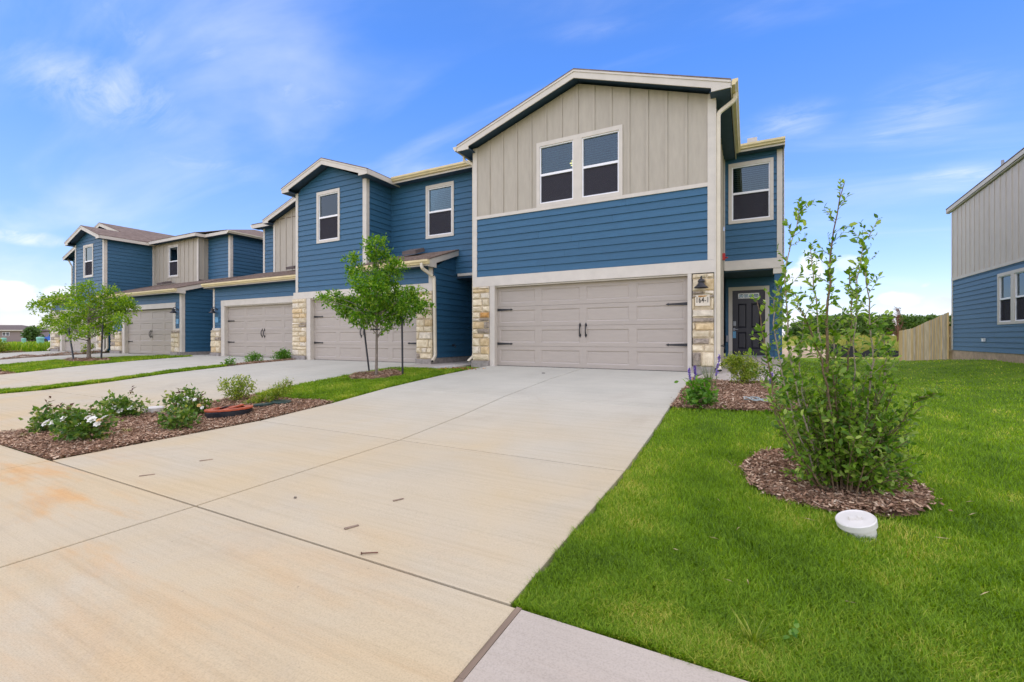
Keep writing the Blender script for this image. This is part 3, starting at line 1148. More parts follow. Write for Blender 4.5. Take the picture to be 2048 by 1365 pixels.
def stone(parent, T, a0, a1, z0, z1, d0, d1, m):
    g = .006
    a0, a1, z0, z1 = a0 + g, a1 - g, z0 + g, z1 - g
    j = lambda s=.006: rnd.uniform(-s, s)
    e = min(.022, (z1 - z0) * .25)
    P = [(a0, d0, z0), (a1, d0, z0), (a1, d0, z1), (a0, d0, z1)]
    dm = d0 + (d1 - d0) * .6
    P += [(a0 + j(), dm, z0 + j()), (a1 + j(), dm, z0 + j()), (a1 + j(), dm, z1 + j()), (a0 + j(), dm, z1 + j())]
    P += [(a0 + e + j(), d1 + j(.012), z0 + e + j()), (a1 - e + j(), d1 + j(.012), z0 + e + j()), (a1 - e + j(), d1 + j(.012), z1 - e + j()), (a0 + e + j(), d1 + j(.012), z1 - e + j())]
    b = MB(T)
    i = b.pts(P)
    for r0 in (0, 4):
        for k in range(4):
            k2 = (k + 1) % 4
            b.f.append([i + r0 + k, i + r0 + k2, i + r0 + 4 + k2, i + r0 + 4 + k])
    c = b.pts([((a0 + a1) / 2 + j(.03), d1 + .006 + abs(j(.012)), (z0 + z1) / 2 + j(.02))])
    for k in range(4):
        b.f.append([i + 8 + k, i + 8 + (k + 1) % 4, c])
    b.f.append([i + 3, i + 2, i + 1, i])
    return b.build('stone', m, parent)


C_, W_, T_, G_, O_ = 'stone_cream', 'stone_white', 'stone_tan', 'stone_grey', 'stone_orange'


def stone_column(parent, T, a0, a1, z0, rows, depth=.085, side_T=None):
    """rows from the bottom: (height, [(fraction, kind), ...])"""
    H = sum(r_[0] for r_ in rows)
    core = MB(T).box(a0 + .012, a1 - .012, -.09, depth - .03, z0, z0 + H).build('stone_column', 'mortar', parent)
    z = z0
    for h, cells in rows:
        x = a0
        tot = sum(c[0] for c in cells)
        for fr, kd in cells:
            w = (a1 - a0) * fr / tot
            if kd:
                stone(core, T, x, x + w, z, z + h, -.02, depth, kd)
            x += w
        z += h
    MB(T).box(a0 - .01, a1 + .01, -.05, depth + .02, -.25, z0).build('plinth', 'plinth', core)
    return core


def auto_rows(h, seed, warm=.4):
    r_ = random.Random(seed)
    rows, z = [], 0
    while z < h - .04:
        hh = r_.choice([.10, .14, .17, .2, .22, .27])
        if h - z - hh < .08: hh = h - z
        pick = lambda: r_.choices([C_, W_, T_, G_], [.45, .3, .2 * warm * 2, .09])[0]
        k = r_.random()
        cells = [(1, pick())] if k < .25 and hh < .2 else ([(r_.uniform(.35, .65), pick()), (r_.uniform(.35, .65), pick())] if k < .85 else [(.35, pick()), (.35, pick()), (.3, pick())])
        rows.append((hh, cells))
        z += hh
    return rows


def lantern(parent, T, a, z):
    """black gooseneck barn light: back plate, arm, bell shade, bulb"""
    bp = MB(T).lathe([(.055, 0), (.055, .018), (.03, .03)], (0, 0, 0), 16)
    # turn the plate to face outwards
    bp = MB(T)
    n = 16
    pts0 = [(a + .055 * math.cos(2 * math.pi * k / n), .0, z + .11 + .055 * math.sin(2 * math.pi * k / n)) for k in range(n)]
    pts1 = [(a + .05 * math.cos(2 * math.pi * k / n), .025, z + .11 + .05 * math.sin(2 * math.pi * k / n)) for k in range(n)]
    i = bp.pts(pts0 + pts1)
    bp.f += [[i + k, i + (k + 1) % n, i + n + (k + 1) % n, i + n + k] for k in range(n)] + [[i + n + k for k in range(n)]]
    w = bp.build('wall_lantern', 'black_metal', parent)
    MB(T).tube([(a, .02, z + .11), (a, .07, z + .17), (a, .13, z + .20), (a, .18, z + .17), (a, .19, z + .12)], .014, 8).build('arm', 'black_metal', w, True)
    MB(T).lathe([(.012, .19), (.016, .14), (.045, .13), (.062, .10), (.064, .07), (.05, .06), (.06, .045), (.085, .01), (.135, -.035), (.148, -.05), (.140, -.05), (.08, .0), (.05, .03)], (a, .19, z), 24).build('shade', 'black_metal', w, True)
    return w


def lathe_fix():
    pass


def gable_roof(parent, x0, x1, xr, zr, slope, y0, y1, soffit=True, over=.36, side=(1, 1), name='roof', returns=True):
    """gable with its ridge running back from the street: shingle slabs, rake boards, sloped soffit, eave boards"""
    zl, zrr = zr - slope * (xr - x0), zr - slope * (x1 - xr)
    rf = MB().slab([(x0, y0, zl), (xr, y0, zr), (xr, y1, zr), (x0, y1, zl)], .03)
    rf.slab([(xr + .001, y0, zr), (x1, y0, zrr), (x1, y1, zrr), (xr + .001, y1, zr)], .03)
    roof = rf.build(name, 'shingles', parent)
    t = .19
    ld = MB(F(y0 + .025))
    A = [(xr, zr - .03), (xr, zr - .03 - t)]
    lft = [(xr, zr - .031), (x0 + .01, zl - .031), (x0 + .01, zl - .17)]
    rgt = [(xr, zr - .031), (x1 - .01, zrr - .031), (x1 - .01, zrr - .17)]
    if returns:
        lft += [(x0 + .37, zl - .17), (x0 + .37, zl + slope * .37 - .03 - t)]
        rgt += [(x1 - .37, zrr - .17), (x1 - .37, zrr + slope * .37 - .03 - t)]
    else:
        lft += [(x0 + .02, zl - .03 - t + .01)]
        rgt += [(x1 - .02, zrr - .03 - t + .01)]
    lft += [(xr, zr - .03 - t)]
    rgt += [(xr, zr - .03 - t)]
    for poly, on in ((lft, side[0]), (rgt, side[1])):
        if on:
            MB(F(y0 + .025)).prism(poly, -.012, .012).build('rake_board', 'trim_paint', roof)
    # thin drip strip proud of the rake
    for (xa, za, xb, zb), on in (((x0 + .005, zl, xr, zr), side[0]), ((xr, zr, x1 - .005, zrr), side[1])):
        if on:
            MB(F(y0 + .025)).prism([(xa, za - .032), (xb, zb - .032), (xb, zb - .075), (xa, za - .075)], .0125, .026).build('drip_board', 'trim_paint', roof)
    s = MB()
    s.slab([(x0 + .02, y0 + .045, zl - .10), (xr, y0 + .045, zr - .10), (xr, y0 + over + .3, zr - .10), (x0 + .02, y0 + over + .3, zl - .10)], .02)
    s.slab([(xr + .002, y0 + .045, zr - .10), (x1 - .02, y0 + .045, zrr - .10), (x1 - .02, y0 + over + .3, zrr - .10), (xr + .002, y0 + over + .3, zr - .10)], .02)
    if side[1]: s.box(x1 - .40, x1 - .03, y0 + .045, y1, zrr - .165, zrr - .15)
    if side[0]: s.box(x0 + .03, x0 + .40, y0 + .045, y1, zl - .165, zl - .15)
    s.build('soffit', 'blue_soffit', roof)
    for xx, zz, on in ((x0, zl, side[0]), (x1, zrr, side[1])):
        if on:
            MB().box(xx - .012, xx + .012, y0 + .04, y1, zz - .172, zz - .03).build('eave_board', 'trim_paint', roof)
    return roof


def gutter(parent, p0, p1, outward, name='gutter', m='gutter_paint', s=.115):
    """K-profile gutter from p0 to p1; outward = unit plan vector away from the wall"""
    p0, p1, o = Vector(p0), Vector(p1), Vector((*outward, 0))
    prof = [(0, 0), (.55, 0), (.62, .25), (.95, .55), (1.0, 1.0), (.93, 1.0), (.88, .6), (.55, .33), (.5, .08), (.06, .08), (.06, 1.0), (0, 1.0)]
    b = MB()
    n = len(prof)
    i = b.pts([tuple(p0 + o * u * s + Vector((0, 0, v * s))) for u, v in prof] + [tuple(p1 + o * u * s + Vector((0, 0, v * s))) for u, v in prof])
    for k in range(n):
        k2 = (k + 1) % n
        b.f.append([i + k, i + k2, i + n + k2, i + n + k])
    for off in (0, n):
        e = b.pts([tuple((p0 if off == 0 else p1) + o * u * s + Vector((0, 0, v * s))) for u, v in ((0, 0), (.55, 0), (.62, .25), (.95, .55), (1, 1), (0, 1))])
        b.f.append([e + k for k in range(6)])
    return b.build(name, m, parent)


def downspout(parent, path, m='downspout_paint', r=.042):
    b = MB()
    P = [Vector(p) for p in path]
    out = []
    for k, p in enumerate(P):                       # round the elbows
        if 0 < k < len(P) - 1:
            a, c = (P[k - 1] - p), (P[k + 1] - p)
            ra = min(.07, a.length * .4)
            rc = min(.07, c.length * .4)
            q0, q1 = p + a.normalized() * ra, p + c.normalized() * rc
            for t in (0, .33, .67, 1):
                out.append(q0 * (1 - t) ** 2 + p * 2 * t * (1 - t) + q1 * t * t)
        else:
            out.append(p)
    i0 = len(b.v)
    hw = r
    for k, p in enumerate(out):
        d = (out[min(k + 1, len(out) - 1)] - out[max(k - 1, 0)]).normalized()
        ref = Vector((0, 1, 0)) if abs(d.y) < .8 else Vector((1, 0, 0))
        e1 = d.cross(ref).normalized()
        e2 = d.cross(e1).normalized()
        for u, v in ((-1, -.75), (-.8, -1), (.8, -1), (1, -.75), (1, .75), (.8, 1), (-.8, 1), (-1, .75)):
            b.v.append(tuple(p + e1 * u * hw + e2 * v * hw * .8))
    for k in range(len(out) - 1):
        for q in range(8):
            q2 = (q + 1) % 8
            b.f.append([i0 + k * 8 + q, i0 + k * 8 + q2, i0 + (k + 1) * 8 + q2, i0 + (k + 1) * 8 + q])
    b.f.append([i0 + q for q in range(8)])
    o = b.build('downspout', m, parent)
    # dark open mouth at the foot
    e = MB()
    L = len(out) - 1
    e.v = [tuple(Vector(v) - (out[-1] - out[-2]).normalized() * .004) for v in b.v[i0 + L * 8:i0 + L * 8 + 8]]
    e.f = [list(range(8))]
    e.build('outlet', 'black_plastic', o)
    return o


def shed_roof(parent, x0, x1, y0, z0, y1, z1, gut=True, rake_r=True, rake_l=False, x1b=None):
    """low mono-pitch roof over a garage: eave toward the street, rising to the wall behind"""
    rf = MB()
    n = 12
    for k in range(n):                                      # shingle courses, each lapping the one below
        ta, tb = k / n, (k + 1) / n
        ya, yb = y0 + (y1 - y0) * ta, y0 + (y1 - y0) * tb
        za, zb = z0 + (z1 - z0) * ta, z0 + (z1 - z0) * tb
        rf.hexa([(x0, ya, za - .03), (x1, ya, za - .03), (x1, yb, zb - .03), (x0, yb, zb - .03),
                 (x0, ya, za + .012), (x1, ya, za + .012), (x1, yb + .01, zb + .003), (x0, yb + .01, zb + .003)])
    roof = rf.build('garage_roof', 'shingles', parent)
    MB().box(x0 + .01, x1 - .01, y0 + .012, y0 + .036, z0 - .20, z0 - .032).build('fascia', 'trim_paint', roof)
    s = MB()
    s.box(x0 + .02, x1 - .03, y0 + .037, y0 + .40, z0 - .195, z0 - .18)
    s.build('soffit', 'blue_soffit', roof)
    for on, xx in ((rake_r, x1), (rake_l, x0)):
        if not on: continue
        sg = 1 if xx == x1 else -1
        T = RX(xx - .03) if sg == 1 else LX(xx + .03)
        MB(T).prism([(y0, z0 - .032), (y1, z1 - .032), (y1, z1 - .19), (y0 + .36, z0 + (z1 - z0) * .36 / (y1 - y0) - .20), (y0 + .36, z0 - .22), (y0, z0 - .22)], -.012, .018).build('rake_board', 'trim_paint', roof)
    if gut:
        gutter(roof, (x0, y0 + .011, z0 - .155), (x1 + .02, y0 + .011, z0 - .155), (0, -1))
    return roof


def roof_vent(parent, x, y, z, slope, w=.5):
    b = MB()
    b.hexa([(x - w / 2, y - .2, z - .02), (x + w / 2, y - .2, z - .02), (x + w / 2, y + .25, z + .45 * slope - .02), (x - w / 2, y + .25, z + .45 * slope - .02),
            (x - w / 2 + .02, y - .22, z + .09), (x + w / 2 - .02, y - .22, z + .09), (x + w / 2 - .02, y + .22, z + .10 + .42 * slope), (x - w / 2 + .02, y + .22, z + .10 + .42 * slope)])
    return b.build('roof_vent', 'brown_roof', parent)


def hose_bib(parent, T, a, z):
    b = MB(T).box(a - .03, a + .03, .02, .035, z - .03, z + .03)
    b.tube([(a, .03, z), (a, .09, z), (a, .12, z - .03), (a, .125, z - .07)], .013, 8)
    b.box(a - .035, a + .035, .085, .1, z + .028, z + .04)
    b.tube([(a, .09, z), (a, .09, z + .035)], .007, 6)
    return b.build('hose_bib', 'black_metal', parent)


def text_obj(parent, body, loc, height, m, width):
    cu = bpy.data.curves.new('lettering', 'FONT')
    cu.body = body
    cu.align_x = 'CENTER'
    cu.align_y = 'CENTER'
    cu.extrude = .004
    cu.offset = .006
    cu.space_character = 1.12
    cu.size = 1.0
    tmp = bpy.data.objects.new('lettering', cu)
    COL.objects.link(tmp)
    dg = bpy.context.evaluated_depsgraph_get()
    me = bpy.data.meshes.new_from_object(tmp.evaluated_get(dg))
    bpy.data.objects.remove(tmp)
    co = [v.co for v in me.vertices]
    k = height / (max(c.y for c in co) - min(c.y for c in co))
    kx = width / (max(c.x for c in co) - min(c.x for c in co))
    me.transform(Matrix.Diagonal((kx, k, 1, 1)))
    me.transform(Matrix.Rotation(R(90), 4, 'X'))
    me.materials.clear()
    o0 = base_of(parent)
    me.transform(Matrix.Translation(Vector(loc) - o0))
    return put('house_number', me, m, parent)


# ------------------------------------------------------------------ townhouse at the near end (number plaque)
th1 = thing('townhouse', (-3.65, 10.4, 0), 'nearest blue and beige townhouse with a wide garage, twin gable window and number plaque', 'townhouse', 'townhouses in the row')
X0, X1 = -6.68, -.63
T1 = F(10.4)
D0, D1 = -6.0, -1.154
wall_core(th1, T1, X0, X1, -.05, 2.405, [(D0, D1, -.06, 2.13)])
WN = (-4.76, -2.57, 4.052, 5.69)
siding(th1, T1, X0 + .1, X1 - .1, 2.405, 3.985, exposure=.1755)
batten_wall(th1, T1, X0 + .10, X1 - .10, 4.045, 5.93, [(WN[0] + .02, WN[1] - .02, 4.0, WN[3] - .02)], gable=(-3.655, 6.93), first=-6.17)
trim(th1, T1, X0, X1, 2.135, 2.40, .036, name='header_board')
trim(th1, T1, X0 + .13, X1 - .13, 3.97, 4.052, .040, name='band_board')
trim(th1, T1, X0, X0 + .13, 2.402, 5.93, .037, name='corner_board')
trim(th1, T1, X1 - .13, X1 - .001, 2.402, 5.93, .037, name='corner_board')
trim(th1, T1, D0 - .15, D0 + .006, -.02, 2.133, .032, name='jamb_board', d0=-.13)
trim(th1, T1, D1 - .006, D1 + .075, -.02, 2.133, .032, name='jamb_board', d0=-.13)
MB(T1).box(D0 + .001, D1 - .001, -.13, -.002, 2.10, 2.133).build('head_jamb', 'trim_paint', th1)
garage_door(th1, 10.52, D0 + .008, D1 - .008, .004, 2.10)
window(th1, T1, *WN, units=2, lamp=True)
# inner ceiling lamp seen through the left sash
cl = MB().lathe([(.02, .10), (.13, .06), (.17, 0), (.13, -.06), (.02, -.09)], (-4.05, 11.35, 5.40), 20).build('ceiling_lamp', 'lamp_glow', th1, True)
MB().box(-4.10, -4.0, 11.3, 11.4, 5.50, 5.74).build('canopy', 'white_vinyl', cl)
stone_column(th1, T1, D1 + .09, X1 - .002, .13, [
    (.31, [(.42, G_), (.58, C_)]), (.155, [(.55, C_), (.45, C_)]), (.15, [(.8, G_), (.2, C_)]),
    (.155, [(.82, C_), (.18, C_)]), (.165, [(.12, C_), (.88, T_)]), (.115, [(1, G_)]), (.165, [(1, W_)]),
    (.25, [(.15, C_), (.66, None), (.15, C_)]), (.065, [(.25, G_), (.5, O_), (.25, G_)]), (.09, [(.55, G_), (.45, W_)]), (.255, [(.56, C_), (.44, T_)]), (.105, [(.66, C_), (.34, C_)])])
stone_column(th1, T1, X0 + .002, D0 - .152, .13, [
    (.17, [(1, C_)]), (.22, [(.42, W_), (.08, W_), (.5, T_)]), (.22, [(.46, C_), (.54, T_)]), (.115, [(.68, T_), (.32, W_)]),
    (.135, [(.3, C_), (.7, G_)]), (.2, [(.7, T_), (.3, G_)]), (.09, [(.45, W_), (.55, G_)]), (.165, [(.45, C_), (.55, O_)]),
    (.16, [(.6, C_), (.4, C_)]), (.19, [(.6, C_), (.4, C_)]), (.165, [(.5, C_), (.5, W_)]), (.11, [(1, T_)]), (.06, [(.4, C_), (.6, W_)])])
pl = MB(T1).box(-1.0, -.715, .03, .085, 1.425, 1.665).build('number_plaque', 'plaque', th1)
text_obj(pl, '164-1', (-.858, 10.4 - .087, 1.545), .118, 'ink', .225)
lantern(th1, lambda a, d, z: (a, 10.33 - d, z), -.87, 1.84)
# right side of the garage, entry wing and porch
SW = RX(X1)
batten_wall(th1, SW, 10.41, 14.2, .1, 5.93, first=10.9, step=.41)
MB(SW).box(10.365, 10.50, .0, .034, .1, 5.93).build('corner_board', 'trim_paint', th1)
MB(SW).box(14.05, 14.19, .033, .05, 2.66, 5.93).build('corner_board', 'trim_paint', th1)
TW = F(14.2)
XW = .83
siding(th1, TW, X1 + .03, XW - .1, 2.93, 5.98, [(-.45, .58, 4.0, 5.67)])
window(th1, TW, -.49, .62, 3.98, 5.69)
trim(th1, TW, X1 + .051, XW + .02, 2.81, 2.93, .06, name='band_board')
trim(th1, TW, X1 + .051, XW + .035, 2.655, 2.808, .085, name='beam_board', d0=-.08)
trim(th1, TW, XW - .13, XW, 2.932, 5.98, .037, name='corner_board')
MB().box(X1, XW, 14.2, 15.79, 2.62, 2.654).build('porch_ceiling', 'blue_soffit', th1)
post = MB().box(XW - .19, XW - .01, 14.16, 14.34, .165, 2.50).build('porch_post', 'blue_paint', th1)
MB().box(XW - .22, XW + .02, 14.13, 14.37, 2.50, 2.653).build('post_cap', 'trim_paint', post)
TD = F(15.8)
DO = (-.435, .468, .20, 2.235)
siding(th1, TD, X1, XW, .17, 2.66, [(DO[0] - .02, DO[1] + .02, .1, DO[3] + .02)])
trim(th1, TD, DO[0] - .11, DO[0], .17, DO[3] + .11, .04, name='door_casing')
trim(th1, TD, DO[1], DO[1] + .11, .17, DO[3] + .11, .04, name='door_casing')
trim(th1, TD, DO[0], DO[1], DO[3], DO[3] + .11, .04, name='door_casing')
b = MB(TD)
lite = (DO[0] + .16, DO[1] - .16, 1.98, 2.14)
pan = [(DO[0] + .14, DO[0] + .39, 1.06, 1.82), (DO[1] - .39, DO[1] - .14, 1.06, 1.82), (DO[0] + .14, DO[0] + .39, .40, .93), (DO[1] - .39, DO[1] - .14, .40, .93)]
for p, q, r_, s_ in rects_around(DO[0], DO[1], DO[2], DO[3], pan + [lite]):
    b.box(p, q, -.04, .0, r_, s_)
door = b.build('front_door', 'door_paint', th1)
for h in pan:
    b = MB(TD)
    e = .025
    i = b.pts([(h[0], 0, h[2]), (h[1], 0, h[2]), (h[1], 0, h[3]), (h[0], 0, h[3]),
               (h[0] + e, -.02, h[2] + e), (h[1] - e, -.02, h[2] + e), (h[1] - e, -.02, h[3] - e), (h[0] + e, -.02, h[3] - e),
               (h[0] + 2 * e, -.006, h[2] + 2 * e), (h[1] - 2 * e, -.006, h[2] + 2 * e), (h[1] - 2 * e, -.006, h[3] - 2 * e), (h[0] + 2 * e, -.006, h[3] - 2 * e)])
    for r0 in (0, 4):
        for k in range(4):
            b.f.append([i + r0 + k, i + r0 + (k + 1) % 4, i + r0 + 4 + (k + 1) % 4, i + r0 + 4 + k])
    b.f.append([i + 8, i + 9, i + 10, i + 11])
    b.build('panel', 'door_paint', door)
b = MB(TD)
mull = [(lite[0] + .03 + k * (lite[1] - lite[0] - .03) / 4, lite[0] + (k + 1) * (lite[1] - lite[0] - .03) / 4, lite[2] + .03, lite[3] - .03) for k in range(4)]
for p, q, r_, s_ in rects_around(*lite, mull):
    b.box(p, q, -.03, .012, r_, s_)
b.build('light_frame', 'white_vinyl', door)
for h in mull:
    MB(TD).box(h[0] - .002, h[1] + .002, -.022, -.016, h[2] - .002, h[3] + .002).build('pane', 'glass', door)
MB(TD).box(lite[0], lite[1], -.30, -.28, lite[2] - .1, lite[3] + .1).build('hall', 'interior', door)
MB(TD).box(DO[0] + .025, DO[0] + .10, .0, .03, 1.12, 1.27).build('keypad_lock', 'grey_metal', door)
MB(TD).box(DO[0] + .02, DO[0] + .08, .0, .02, .97, 1.06).tube([(DO[0] + .05, .02, 1.01), (DO[0] + .05, .06, 1.01), (DO[0] + .16, .065, 1.01)], .012, 8).build('door_handle', 'grey_metal', door)
MB(TD).box(DO[0] + .01, DO[0] + .10, .045, .05, .74, .95).build('hang_tag', 'blue_tag', door)
MB(TD).box(DO[0] - .1, DO[1] + .1, .0, .12, .171, .20).build('threshold', 'grey_metal', door)
MB(TD).box(X1 + .02, X1 + .10, .03, .09, .62, .82).build('outlet_box', 'grey_metal', th1)
b = MB(SW).box(13.0, 13.16, .033, .10, 2.80, 2.97)
b.lathe([(.02, .0), (.05, .02), (.05, .03)], (13.08, .12, 2.84), 12)
b.build('alarm_horn', 'red_plastic', th1)
hose_bib(th1, RX(X1 + .01), 11.9, .55)
# far side, back and body of the house
siding(th1, RX(XW), 15.8, 24, .0, 5.98, exposure=.178)
siding(th1, RX(XW), 14.2, 15.79, 2.9, 5.98, exposure=.178)
MB(RX(XW)).box(14.165, 14.30, .026, .045, 2.9, 5.98).build('corner_board', 'trim_paint', th1)
MB().box(-6.62, XW - .12, 23.8, 23.95, 0, 5.9).build('rear_wall', 'blue_paint', th1)
MB(LX(-6.62)).box(10.5, 24, -.08, 0, 0, 5.9).build('party_wall', 'blue_paint', th1)
mb = MB(RX(XW)).box(17.2, 17.6, .03, .19, 1.15, 2.1).box(17.28, 17.52, .03, .13, .55, 1.15)
mb.tube([(17.4, .08, .55), (17.4, .08, .0)], .025, 8)
mb.build('meter_box', 'grey_metal', th1)
gable_roof(th1, -7.0, -.30, -3.65, 7.125, .343, 10.04, 24.3)
rw = MB().slab([(-.62, 13.84, 6.05), (XW + .02, 13.84, 6.05), (XW + .02, 19.0, 7.75), (-.62, 19.0, 7.75)], .03)
rw.slab([(-.62, 19.0, 7.75), (XW + .02, 19.0, 7.75), (XW + .02, 24.3, 6.0), (-.62, 24.3, 6.0)], .03)
rw = rw.build('roof', 'shingles', th1)
MB(RX(XW)).prism([(14.2, 5.98), (24, 5.98), (19.0, 7.66)], -.1, .02).build('gable_wall', 'blue_paint', th1)
MB(RX(XW)).prism([(13.86, 6.015), (19.0, 7.71), (19.0, 7.55), (14.2, 5.97), (14.2, 5.87), (13.86, 5.87)], .021, .045).build('rake_board', 'trim_paint', rw)
MB().box(-.28, XW + .02, 13.85, 13.872, 5.87, 6.02).build('fascia', 'trim_paint', rw)
MB().box(-.60, XW + .02, 13.874, 14.19, 5.885, 5.90).build('soffit', 'blue_soffit', rw)
gutter(rw, (-.20, 13.849, 5.93), (XW + .04, 13.849, 5.93), (0, -1))
gutter(th1, (-.288, 10.06, 5.85), (-.288, 13.85, 5.85), (1, 0))
MB().box(-.02, .24, 15.0, 15.3, 6.3, 6.66).build('roof_vent', 'trim_paint', rw)
downspout(th1, [(-.235, 10.45, 5.86), (-.235, 10.45, 5.72), (-.555, 10.42, 5.50), (-.555, 10.42, .20), (-.52, 10.25, .06)])
gutter(th1, (-7.012, 10.06, 5.83), (-7.012, 13.0, 5.83), (-1, 0), m='downspout_paint')
downspout(th1, [(-7.06, 10.5, 5.84), (-7.06, 10.5, 5.72), (-6.74, 10.5, 5.55), (-6.74, 10.5, .24), (-6.80, 10.3, .10)], r=.034)

# ------------------------------------------------------------------ second townhouse
th2 = thing('townhouse', (-10.4, 10.4, 0), 'all-blue townhouse with a gabled bay above its garage, behind the small staked tree', 'townhouse', 'townhouses in the row')
A0, A1, AB = -14.06, -8.07, -10.70
wall_core(th2, T1, A0, A1, -.05, 2.335, [(-13.306, -8.642, -.06, 2.10)])
trim(th2, T1, A0 - .12, A1 + .001, 2.105, 2.335, .036, name='header_board')
trim(th2, T1, -13.50, -13.300, -.02, 2.103, .032, name='jamb_board', d0=-.13)
MB(T1).box(-13.305, -8.643, -.13, -.002, 2.07, 2.103).build('head_jamb', 'trim_paint', th2)
garage_door(th2, 10.52, -13.298, -8.644, .004, 2.07)
siding(th2, T1, A0 + .1, AB - .1, 2.34, 5.86, [(-12.94, -11.91, 3.98, 5.66)], gable=(-12.38, 6.48))
window(th2, T1, -12.98, -11.87, 3.95, 5.68)
trim(th2, T1, A0, A0 + .12, 2.337, 5.80, .037, name='corner_board')
trim(th2, T1, AB - .13, AB + .03, 2.99, 5.80, .037, name='corner_board')
siding(th2, T1, AB - .1, A1 - .1, 2.34, 2.80)
trim(th2, T1, A1 - .13, A1, 2.337, 2.79, .037, name='corner_board')
siding(th2, RX(AB), 10.41, 11.54, 2.75, 5.86)
MB(RX(AB)).box(10.365, 10.49, .0, .034, 2.99, 5.80).build('corner_board', 'trim_paint', th2)
T2 = F(11.54)
siding(th2, T2, AB, -6.71, 2.74, 5.95, [(-9.18, -8.16, 3.97, 5.62)])
window(th2, T2, -9.22, -8.12, 3.94, 5.65)
trim(th2, T2, -7.98, -6.74, 2.66, 2.742, .03, name='band_board', d0=-.06)
MB(T2).box(AB + .024, AB + .07, .025, .04, 2.75, 5.9).build('corner_batten', 'blue_paint', th2)
siding(th2, RX(A1), 10.42, 13.6, .16, 2.86)
MB(RX(A1)).prism([(10.42, 2.78), (11.54, 2.86), (11.54, 3.38)], -.1, .01).build('gable_wall', 'blue_paint', th2)
MB(RX(A1)).box(10.40, 13.6, -.1, .012, -.2, .16).build('foundation', 'plinth', th2)
hose_bib(th2, RX(A1), 11.35, .52)
siding(th2, F(13.5), A1, -6.7, .15, 2.7)
MB().box(-8.05, -6.7, 11.56, 13.5, 2.60, 2.66).build('porch_ceiling', 'blue_soffit', th2)
stone_column(th2, T1, -14.2, -13.505, .13, [(.20, [(.5, W_), (.5, C_)]), (.12, [(1, C_)]), (.15, [(.6, C_), (.4, W_)]), (.2, [(.6, C_), (.4, T_)]), (.16, [(.5, C_), (.5, C_)]), (.15, [(.7, C_), (.3, W_)]),
                                      (.09, [(.5, C_), (.5, G_)]), (.08, [(.6, W_), (.4, G_)]), (.16, [(.5, C_), (.5, C_)]), (.16, [(.6, T_), (.4, T_)]), (.17, [(.75, T_), (.25, C_)]), (.2, [(.5, W_), (.5, C_)]), (.13, [(1, C_)])])
stone_column(th2, T1, -8.64, A1 - .004, .13, [(.17, [(.25, G_), (.75, C_)]), (.16, [(.35, C_), (.35, W_), (.3, C_)]), (.24, [(.8, C_), (.2, C_)]), (.22, [(.2, C_), (.8, W_)]), (.16, [(.5, C_), (.5, C_)]),
                                      (.2, [(.55, C_), (.45, T_)]), (.17, [(.5, C_), (.5, C_)]), (.2, [(.7, W_), (.3, C_)]), (.17, [(.4, C_), (.6, C_)]), (.18, [(1, C_)]), (.10, [(.6, T_), (.4, C_)])])
lantern(th2, lambda a, d, z: (a, 10.33 - d, z), -8.33, 1.60)
sr2 = shed_roof(th2, AB + .03, -7.93, 10.04, 2.985, 11.54, 3.50)
roof_vent(sr2, -9.4, 11.1, 3.38, .34, .55)
downspout(th2, [(-8.14, 9.98, 2.86), (-8.14, 9.98, 2.72), (-8.0, 10.36, 2.50), (-7.99, 10.40, .22), (-7.96, 10.22, .08)])
gable_roof(th2, -14.40, -10.32, -12.36, 6.655, .343, 10.04, 14.0)
rw2 = MB().slab([(-14.05, 11.18, 6.0), (-6.72, 11.18, 6.0), (-6.72, 17.5, 8.1), (-14.05, 17.5, 8.1)], .03)
rw2.slab([(-14.05, 17.5, 8.1), (-6.72, 17.5, 8.1), (-6.72, 24, 6.0), (-14.05, 24, 6.0)], .03)
rw2 = rw2.build('roof', 'shingles', th2)
MB().box(-10.33, -6.74, 11.19, 11.212, 5.81, 5.968).build('fascia', 'trim_paint', rw2)
MB().box(-10.69, -6.74, 11.214, 11.53, 5.825, 5.84).build('soffit', 'blue_soffit', rw2)
gutter(rw2, (-10.31, 11.189, 5.875), (-6.90, 11.189, 5.875), (0, -1))
MB(LX(A0)).box(10.5, 24, -.08, 0, 0, 5.8).build('party_wall', 'blue_paint', th2)
MB().box(A0, -6.72, 23.8, 23.95, 0, 5.9).build('rear_wall', 'blue_paint', th2)

# ------------------------------------------------------------------ third townhouse
th3 = thing('townhouse', (-17.0, 10.9, 0), 'townhouse with a beige gable half hidden behind the blue bay, low shingled garage roof', 'townhouse', 'townhouses in the row')
T3 = F(10.9)
B0, B1 = -20.05, -14.07
wall_core(th3, T3, B0, B1, -.05, 2.305, [(-19.24, -14.5, -.06, 2.07)])
trim(th3, T3, -19.48, B1, 2.075, 2.305, .036, name='header_board')
trim(th3, T3, -19.48, -19.234, -.02, 2.073, .032, name='jamb_board', d0=-.13)
MB(T3).box(-19.239, -14.5, -.13, -.002, 2.04, 2.073).build('head_jamb', 'trim_paint', th3)
garage_door(th3, 11.02, -19.232, -14.5, .004, 2.04)
siding(th3, T3, B0 + .08, B1, 2.31, 2.84)
siding(th3, T3, B0 + .08, -19.47, 1.10, 2.31)
trim(th3, T3, B0, B0 + .11, 1.16, 2.84, .037, name='corner_board')
trim(th3, T3, -20.0, -19.49, 1.07, 1.16, .09, name='ledge')
stone_column(th3, T3, -20.12, -19.49, .13, [(.24, [(.6, T_), (.4, C_)]), (.26, [(.5, C_), (.5, C_)]), (.16, [(.45, C_), (.55, G_)]), (.2, [(.6, C_), (.4, W_)]), (.08, [(1, W_)])], .11)
lantern(th3, T3, -19.80, 1.84)
